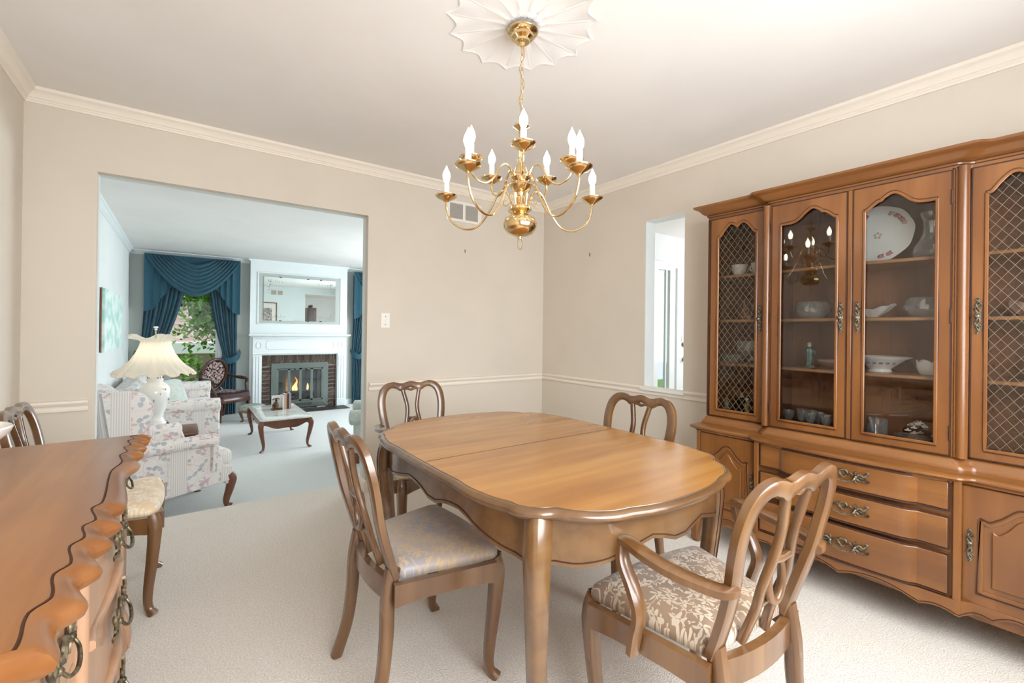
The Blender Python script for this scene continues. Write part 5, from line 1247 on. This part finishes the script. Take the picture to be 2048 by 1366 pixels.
# back: leaning slab with rounded top
def back_sec(z): 
    u = (z - .30) / .78; return -.37 - .11 * u
Rb = []
for k in range(15):
    u = k / 14; z = .30 + .755 * u; hw = .30 + .01 * u - (.06 * max(0, (u - .86) / .14) ** 2); t_ = .11 - .03 * u
    y = back_sec(z)
    P_ = []
    for j in range(16):
        a = 2 * pi * j / 16; P_.append(V(hw * (abs(cos(a)) ** .35) * (1 if cos(a) > 0 else -1), y + t_ * (abs(sin(a)) ** .6) * (1 if sin(a) > 0 else -1), z))
    Rb.append(P_)
MB().rings(Rb).build('back', 'floral', wc, ang=80, uv=True)
for sx in (-1, 1):
    # wing: side panel from the seat up, scrolled front edge
    fr = [(-.14, .34), (-.15, .50), (-.19, .60), (-.245, .68), (-.27, .78), (-.25, .88), (-.26, .96), (-.31, 1.02), (-.38, 1.05)]
    fc = catmull([(0, y, z) for y, z in fr], 4); R = []
    for p in fc:
        yb = back_sec(p.z) - .05; R.append([V(sx * .30, p.y, p.z), V(sx * .315, p.y + .018, p.z), V(sx * .36, p.y + .006, p.z), V(sx * .365, p.y - .03, p.z), V(sx * .355, yb, p.z), V(sx * .30, yb, p.z)])
    MB().rings(R).build('wing', 'floral', wc, ang=70, uv=True)
    MB().sweep([V(sx * .345, p.y + .014, p.z) for p in fc], .012, None, (1, 0, 0), 'ell', 6).build('piping', 'floral', wc, uv=True)
    # outer side panel below the arm
    MB().slab([V(sx * .345, -.42 + .61 * k / 10, .60) for k in range(11)], [V(sx * .345, -.43 + .74 * k / 10, .18 + .05 * k / 10) for k in range(11)], (-sx * .05, 0, 0)).build('side_panel', 'floral', wc, bevel=.01, uv=True)
    # rolled arm
    ap_ = catmull([(sx * .345, -.30, .600), (sx * .35, -.13, .605), (sx * .355, .04, .605), (sx * .36, .19, .60)], 6)
    MB().sweep(ap_, .125, .10, (0, 0, 1), 'ell', 14).build('arm', 'floral', wc, ang=70, uv=True)
    MB().ball((sx * .36, .192, .60), .062, 14, 6, (1, .2, .8)).build('arm_front', 'floral', wc, ang=80, uv=True)
    MB().slab([V(sx * .31 + sx * .10 * k / 4, .195, .58 - .0 * k) for k in range(5)], [V(sx * .31 + sx * .07 * k / 4, .195, .34) for k in range(5)], (0, -.04, 0)).build('arm_facing', 'floral', wc, bevel=.008, uv=True)
    P_, W_ = cab_leg((sx * .30, .315, .27), .27, .070, .036, sx * .5, 1, .022, .02)
    MB().sweep(P_, W_, None, (0, 1, 0), 'rr').build('leg', 'dark_wood', wc, ang=50)
    MB().sweep([V(sx * .27, -.38, .22), V(sx * .28, -.42, .1), V(sx * .285, -.46, 0)], .042, .042, (0, 1, 0), 'rr').build('leg', 'dark_wood', wc)
# sofa on the left wall (local: faces +Y -> world +X)
sf = thing('sofa', 'long floral sofa along the living room left wall behind the lamp', 'sofa', (-.12, 7.43, ZL), D(-90))
SW = 1.14
box((-SW + .12, -.40, .10), (SW - .12, .44, .30)).build('sofa_base', 'floral', sf, bevel=.02, uv=True)
for k in range(3):
    a = -SW + .17 + (2 * SW - .34) / 3 * k; cushion_box(a + .004, a + (2 * SW - .34) / 3 - .004, -.25, .50, .30, .44, .05).build('seat_cushion', 'floral', sf, ang=80, uv=True)
    cb_ = cushion_box(a + .004, a + (2 * SW - .34) / 3 - .004, -.08, .08, 0, .40, .05, crown=.03); cb_.tf(Matrix.Translation((0, -.24, .44)) @ Matrix.Rotation(radians(10), 4, 'X')); cb_.build('back_cushion', 'floral', sf, ang=80, uv=True)
box((-SW + .10, -.50, .10), (SW - .10, -.33, .80)).build('sofa_back', 'floral', sf, bevel=.04, uv=True)
for sx in (-1, 1):
    x_ = sx * (SW - .085)
    box((x_ - .075, -.48, .02), (x_ + .075, .50, .58)).build('arm_panel', 'floral', sf, bevel=.015, uv=True)
    MB().sweep([V(x_, -.47, .60), V(x_, 0, .60), V(x_, .50, .595)], .20, .17, (0, 0, 1), 'ell', 16).build('arm', 'floral', sf, ang=70, uv=True)
    MB().ball((x_, .50, .595), .1, 16, 6, (1, .12, .85)).build('arm_front', 'floral', sf, ang=80, uv=True)
MB().slab([V(-SW + .02 + (2 * SW - .04) * k / 30, .485 + .006 * sin(k * 2.1), .22) for k in range(31)], [V(-SW + .02 + (2 * SW - .04) * k / 30, .495 + .012 * sin(k * 2.1), .015) for k in range(31)], (0, -.02, 0)).build('skirt', 'floral', sf, uv=True)
pw = cushion_box(-.2, .2, -.2, .2, 0, .12, .08, crown=.05).tf(Matrix.Rotation(radians(72), 4, 'X')).build('throw_pillow', 'pale_fabric', None, ang=80)
tag(pw, 'pale grey-green pillow propped on the sofa beside the lamp', 'pillow'); at(pw, (-.12, 6.86, .36), D(60))
# pale upholstered chair mostly hidden behind the right jamb
ac = thing('tub_chair', 'pale round-armed upholstered chair peeking past the right jamb', 'chair', (2.02, 5.35, ZL), D(70))
cushion_box(-.30, .30, -.24, .32, .2, .42, .08).build('seat_cushion', 'pale_fabric', ac, ang=80)
for sx in (-1, 1):
    box((sx * .36 - .06, -.33, .12), (sx * .36 + .06, .34, .50)).build('arm_panel', 'pale_fabric', ac, bevel=.04)
    MB().sweep([V(sx * .365, -.33, .53), V(sx * .365, .36, .52)], .19, .17, (0, 0, 1), 'ell', 16).build('arm', 'pale_fabric', ac, ang=70)
    MB().ball((sx * .365, .36, .52), .095, 16, 8, (1, .35, .9)).build('arm_front', 'pale_fabric', ac, ang=80)
    for y in (-.28, .30): MB().sweep([V(sx * .34, y, .14), V(sx * .35, y, 0)], .05, .05, (0, 1, 0), 'rr').build('leg', 'dark_wood', ac)
box((-.42, -.42, .12), (.42, -.28, .95)).build('chair_back', 'pale_fabric', ac, bevel=.06, seg=4)
box((-.34, -.3, .12), (.34, .33, .24)).build('chair_base', 'pale_fabric', ac, bevel=.02)

# ------------------------------------------------------------------ end table and lamp
et = thing('end_table', 'small dark wooden end table between the wing chair and the sofa', 'table', (-.16, 5.43, ZL))
cushion_box(-.31, .31, -.25, .25, .495, .522, .02, crown=.0).build('table_top', 'dark_wood', et)
box((-.28, -.22, .42), (.28, .22, .497)).build('apron', 'dark_wood', et, bevel=.004)
for sx in (-1, 1):
    for sy in (-1, 1):
        P_, W_ = cab_leg((sx * .26, sy * .20, .45), .45, .05, .028, sx, sy, .018, .02); MB().sweep(P_, W_, None, (0, 1, 0), 'rr').build('leg', 'dark_wood', et, ang=50)
lp = thing('table_lamp', 'white porcelain jar lamp with pleated flared silk shade on the end table', 'lamp', (-.19, 5.42, ZL + .529))
# pierced stand
sd_ = MB(); sd_.lathe([(0, .05), (.11, .05), (.115, .058), (.11, .066), (0, .066)], 24); sd_.build('stand_top', 'iron', lp)
for k in range(12):
    a = 2 * pi * k / 12; MB().sweep(catmull([(.10 * cos(a), .10 * sin(a), .05), (.108 * cos(a + .2), .108 * sin(a + .2), .03), (.10 * cos(a + .4), .10 * sin(a + .4), 0)], 3), .010, None, (0, 0, 1), 'ell', 6).build('stand_scroll', 'iron', lp)
MB().lathe([(0, .066), (.09, .066), (.092, .075), (.075, .10), (.065, .13), (.072, .17), (.098, .25), (.118, .33), (.122, .37), (.108, .42), (.082, .45), (.062, .462), (.062, .475), (.058, .48), (0, .48)], 36).build('jar', 'porcelain', lp, ang=60)
MB().lathe([(.062, .475), (.066, .478), (.066, .49), (.060, .495), (.060, .52), (.066, .526), (.06, .535), (0, .54)], 30).build('jar_neck', 'porcelain', lp)
for k in range(16):
    a = 2 * pi * k / 16; box((-.004, -.003, -.008), (.004, .003, .008)).tf(Matrix.Translation((.0615 * cos(a), .0615 * sin(a), .508)) @ Matrix.Rotation(a + pi / 2, 4, 'Z')).build('neck_slot', 'coral', lp) if False else box((.058 * cos(a) - .004, .058 * sin(a) - .004, .50), (.0615 * cos(a) + .003, .0615 * sin(a) + .003, .516)).build('neck_slot', 'coral', lp)
for (a, z) in ((-1.2, .36), (-.8, .40), (-.5, .30), (-1.6, .30), (-.2, .37)):
    MB().ball((.119 * cos(a), .119 * sin(a), z), .011, 8, 5, (.5, .5, 1.2)).build('painted_flower', 'porcelain_pink' if z > .35 else 'stool_top', lp)
MB().sweep([V(0, 0, .53), V(0, 0, .96)], .012, None, (0, 1, 0), 'ell', 8).build('lamp_rod', 'brass', lp)
# shade: pleated bell with spiral pleats and a flared ruffled collar
def bell(r, z, th, k=20, a=.055): 
    ph = k * th + z * 16
    return r * (1 + a * sin(ph)), z
sp = [(.300, .545), (.294, .56), (.240, .605), (.182, .67), (.142, .74), (.118, .80), (.108, .845)]
R = []
for (r, z) in sp:
    ring = []
    for i in range(180):
        th = 2 * pi * i / 180; rr, zz = bell(r, z, th); rr *= 1; zz = z + (.016 * sin(13 * th) if z < .57 else 0)
        ring.append(V(rr * cos(th), rr * sin(th), zz))
    R.append(ring)
MB().rings(R, cap=False).build('shade', 'shade_silk', lp, ang=70)
R = []
for (r, z, a) in ((.108, .845, 0), (.125, .862, .004), (.17, .882, .012), (.195, .893, .02), (.205, .894, .024)):
    R.append([V(r * (1 + .03 * sin(20 * th)) * cos(th), r * (1 + .03 * sin(20 * th)) * sin(th), z + a * sin(5 * th + .8)) for th in [2 * pi * i / 160 for i in range(160)]])
MB().rings(R, cap=False).build('shade_collar', 'shade_silk', lp, ang=70)
hem = [V(.302 * (1 + .055 * sin(20 * th + 8.72)) * cos(th), .302 * (1 + .055 * sin(20 * th + 8.72)) * sin(th), .543 + .016 * sin(13 * th)) for th in [2 * pi * i / 180 for i in range(180)]]
MB().sweep(hem, .008, .012, (0, 0, 1), 'ell', 6, closed=True).build('shade_trim', 'shade_silk', lp)
MB().lathe([(0, .955), (.014, .955), (.012, .962), (.006, .966), (.018, .975), (.02, .985), (.012, .99), (0, .99)], 14).build('finial', 'porcelain', lp)
MB().ball((0, 0, .70), .035, 12, 8, (1, 1, 1.3)).build('bulb', 'lamp_bulb', lp)

# ------------------------------------------------------------------ coffee table, books, bookend
ct = thing('coffee_table', 'low coffee table with white marble top and wooden cabriole legs', 'table', (1.075, 6.75, ZL))
hx_, hy_ = .295, .60
cushion_box(-hx_, hx_, -hy_, hy_, .375, .398, .02, crown=0).build('marble_top', 'marble', ct)
for sy in (-1, 1):
    xs = [-.26 + .52 * k / 20 for k in range(21)]
    MB().slab([V(x, sy * .575 + sy * .012 * cos(x * 9), .376) for x in xs], [V(x, sy * .575 + sy * .012 * cos(x * 9), .29 - .022 * cos(x * 12) + .012 * cos(x * 24)) for x in xs], (0, -sy * .02, 0)).build('apron', 'dark_wood', ct)
for sx in (-1, 1):
    ys = [-.56 + 1.12 * k / 30 for k in range(31)]
    MB().slab([V(sx * .27, y, .376) for y in ys], [V(sx * .27, y, .29 - .02 * cos(y * 7)) for y in ys], (-sx * .02, 0, 0)).build('apron', 'dark_wood', ct)
    for sy in (-1, 1):
        P_, W_ = cab_leg((sx * .262, sy * .562, .376), .376, .062, .026, sx, sy, .03, .03); MB().sweep(P_, W_, None, (0, 1, 0), 'rr').build('leg', 'dark_wood', ct, ang=50)
def book(loc, w, d, h, cover, label, tilt=0.0):
    b_ = thing('book', label, 'book', loc, 0.0, 'books on the coffee table')
    box((-w / 2 + .003, -d / 2 + .004, .004), (w / 2 - .003, d / 2, h - .004)).build('pages', 'page', b_)
    MB().box((-w / 2, -d / 2, 0), (-w / 2 + .003, d / 2 + .003, h)).box((w / 2 - .003, -d / 2, 0), (w / 2, d / 2 + .003, h)).box((-w / 2, -d / 2 - .003, 0), (w / 2, -d / 2, h)).build('cover', cover, b_, smooth=False)
zt = ZL + .3985
book((1.150, 6.93, zt), .022, .15, .19, 'book_white', 'white-jacketed book next to the bookend')
book((1.176, 6.93, zt), .026, .16, .205, 'book_tan', 'tan book second in the row')
book((1.204, 6.93, zt), .024, .15, .20, 'book_red', 'dark red spined book third in the row')
book((1.232, 6.93, zt), .026, .16, .215, 'book_grey', 'tall grey book at the right end of the row')
be = thing('bookend', 'bronze figure bookend with white backing at the left of the books', 'bookend', (1.06, 6.86, zt))
box((-.055, -.05, 0), (.075, .06, .016)).build('bookend_foot', 'bronze', be, bevel=.004)
box((-.05, .04, .016), (.074, .052, .19)).build('bookend_plate', 'book_white', be)
MB().lathe([(0, .016), (.03, .016), (.034, .06), (.026, .10), (.012, .115), (0, .118)], 12).tf(Matrix.Scale(.8, 4, (0, 1, 0))).build('figure_body', 'bronze', be)
MB().ball((.004, 0, .132), .017, 10, 6).build('figure_head', 'bronze', be)
MB().sweep(catmull([(-.05, 0, .135), (-.02, 0, .15), (.02, 0, .155), (.04, 0, .14)], 3), .012, None, (0, 1, 0), 'ell', 6).build('figure_hat', 'bronze', be)
for k in (-1, 1): MB().sweep(catmull([(k * .02, -.01, .10), (-.035, -.025 * 1, .08), (-.045, -.02, .05 + .015 * k)], 3), .012, None, (0, 1, 0), 'ell', 6).build('figure_arm', 'bronze', be)

# ------------------------------------------------------------------ Victorian armchair and footstool
vc_ = thing('parlor_armchair', 'carved dark Victorian armchair with oval needlepoint back by the window', 'chair', (.60, 8.78, ZL), D(215.6))
so_ = seat_outline(.29, .24, .26, -.24, r=.07, bow=.03)
MB().rings([[V(p.x * k, p.y * k, z) for p in so_] for k, z in ((1, .30), (1.02, .33), (1.0, .37), (.97, .385))]).build('seat_frame', 'mahogany', vc_, ang=50)
MB().rings([[V(p.x * k, p.y * k, z) for p in so_] for k, z in ((.96, .38), (.99, .40), (.97, .44))], cap=True).build('seat_side', 'velvet_wine', vc_, ang=70)
MB().rings([[V(p.x * k, p.y * k, z) for p in so_] for k, z in ((.97, .438), (.9, .456), (.65, .47), (.3, .476), (.05, .477))]).build('seat_cushion', 'needlepoint', vc_, ang=80, uv=lambda p, n_: (p.x * .75, p.y * .75))
TB = Matrix.Translation((0, -.26, .72)) @ Matrix.Rotation(radians(-12), 4, 'X') @ Matrix.Rotation(pi / 2, 4, 'X')
ovl = [V(.225 * cos(a), .265 * sin(a), 0) for a in [2 * pi * k / 40 for k in range(40)]]
MB().sweep(ovl, .05, .05, (0, 0, 1), 'ell', 10, closed=True).tf(TB).build('back_frame', 'mahogany', vc_, ang=70)
for k in range(28):
    a = 2 * pi * k / 28; MB().ball((.245 * cos(a), .287 * sin(a), 0), .014, 6, 4).tf(TB).build('carved_bead', 'mahogany', vc_) if k % 2 == 0 else None
ob = MB().lathe([(0, .02), (.12, .016), (.17, .006), (.205, -.008), (.205, -.03), (0, -.03)], 36, (0, 0, 0)); 
for v_ in ob.v: v_.y *= 1.17; v_.z *= -1
bo_ = ob.tf(TB).build('back_pad', 'needlepoint', vc_, ang=80, uv=lambda p, n_: (p.x * .75, (p.z - .72) * .75))
for sx in (-1, 1):
    MB().sweep(catmull([(sx * .215, -.30, .77), (sx * .27, -.2, .70), (sx * .30, -.05, .66), (sx * .31, .08, .65), (sx * .31, .13, .63)], 4), .035, .035, (0, 0, 1), 'rr').build('arm', 'mahogany', vc_, ang=50)
    MB().sweep([V(sx * .30, -.08, .685), V(sx * .305, 0, .685), V(sx * .31, .07, .675)], .055, .035, (0, 0, 1), 'ell', 10).build('arm_pad', 'velvet_wine', vc_)
    MB().sweep(catmull([(sx * .31, .12, .645), (sx * .315, .09, .58), (sx * .29, .13, .48), (sx * .285, .19, .38)], 4), .034, None, (1, 0, 0), 'rr').build('arm_support', 'mahogany', vc_, ang=50)
    MB().lathe([(.030, .33), (.034, .30), (.022, .285), (.034, .27), (.030, .25), (.026, .14), (.018, .06), (.014, .045), (.020, .035), (.018, .0), (0, 0)], 14, (sx * .255, .215, 0)).build('leg', 'mahogany', vc_, ang=50)
    MB().sweep(catmull([(sx * .20, -.22, .36), (sx * .205, -.25, .2), (sx * .21, -.31, 0)], 4), .038, .038, (0, 1, 0), 'rr').build('leg', 'mahogany', vc_)
    MB().sweep(catmull([(sx * .16, -.235, .35), (sx * .15, -.25, .45), (sx * .12, -.262, .50)], 3), .032, None, (0, 1, 0), 'rr').build('back_post', 'mahogany', vc_)
fs_ = thing('footstool', 'small round footstool with nailhead trim beside the coffee table', 'footstool', (.94, 8.33, ZL))
MB().lathe([(0, .20), (.185, .20), (.195, .215), (.195, .235), (.18, .26), (.13, .278), (.06, .285), (0, .286)], 32).build('stool_pad', 'stool_top', fs_, ang=70)
MB().lathe([(0, .165), (.17, .165), (.186, .18), (.188, .20), (0, .20)], 32).build('stool_frame', 'chair_wood', fs_)
for k in range(24):
    a = 2 * pi * k / 24; MB().ball((.192 * cos(a), .192 * sin(a), .208), .009, 6, 4).build('nailhead', 'brass', fs_)
for k in range(4):
    a = pi / 4 + pi / 2 * k + .5; P_, W_ = cab_leg((.14 * cos(a), .14 * sin(a), .18), .18, .05, .024, cos(a), sin(a), .02, .02); MB().sweep(P_, W_, None, (0, 1, 0), 'rr').build('leg', 'chair_wood', fs_, ang=50)

# ------------------------------------------------------------------ what the mirror shows: wall facing the fireplace
fpict = thing('framed_picture', 'framed floral picture on the mint wall reflected in the mirror', 'picture', (1.98, 3.474, 1.60), pi)
MB().box((-.30, -.03, -.36), (.30, 0, -.34)).box((-.30, -.03, .34), (.30, 0, .36)).box((-.30, -.03, -.34), (-.28, 0, .34)).box((.28, -.03, -.34), (.30, 0, .34)).build('picture_frame', 'dark_wood', fpict)
box((-.28, -.012, -.34), (.28, -.004, .34)).build('picture_mat', 'page', fpict)
box((-.17, -.015, -.2), (.17, -.012, .2)).build('picture_print', 'canvas_flower', fpict)
v2 = thing('wall_vent', 'white vent grille on the mint wall reflected in the mirror', 'vent', (2.28, 3.474, 2.26), pi)
box((-.19, -.008, -.09), (.19, 0, .09)).build('vent_frame', 'plate_white', v2)
for sx in (-.085, .085): box((sx - .07, -.01, -.065), (sx + .07, -.008, .065)).build('vent_slats', 'grille_grey', v2)
ck = thing('grandfather_clock', 'dark wooden longcase clock in the foyer reflected in the mirror', 'clock', (3.30, 3.05, 0), pi / 2)
box((-.22, -.13, 0), (.22, .13, .45)).build('clock_base', 'mahogany', ck, bevel=.01)
box((-.16, -.10, .45), (.16, .10, 1.40)).build('clock_trunk', 'mahogany', ck, bevel=.008)
box((-.23, -.13, 1.40), (.23, .13, 1.86)).build('clock_hood', 'mahogany', ck, bevel=.01)
MB().lathe([(0, 0), (.15, 0), (.15, .01), (0, .012)], 28).tf(Matrix.Translation((0, -.131, 1.63)) @ Matrix.Rotation(pi / 2, 4, 'X')).build('clock_dial', 'page', ck)
for x in (-.2, 0, .2): MB().lathe([(0, 1.86), (.025, 1.86), (.015, 1.88), (.028, 1.91), (.012, 1.95), (0, 1.98)], 12, (x, 0, 0)).build('clock_finial', 'mahogany', ck)
tm = thing('thermostat', 'small white thermostat on the mint wall reflected in the mirror', 'thermostat', (2.86, 3.474, 1.42), pi)
box((-.06, -.025, -.04), (.06, 0, .04)).build('thermostat_case', 'plate_white', tm, bevel=.006)
box((-.03, -.027, -.012), (.03, -.025, .012)).build('thermostat_screen', 'grille_grey', tm)
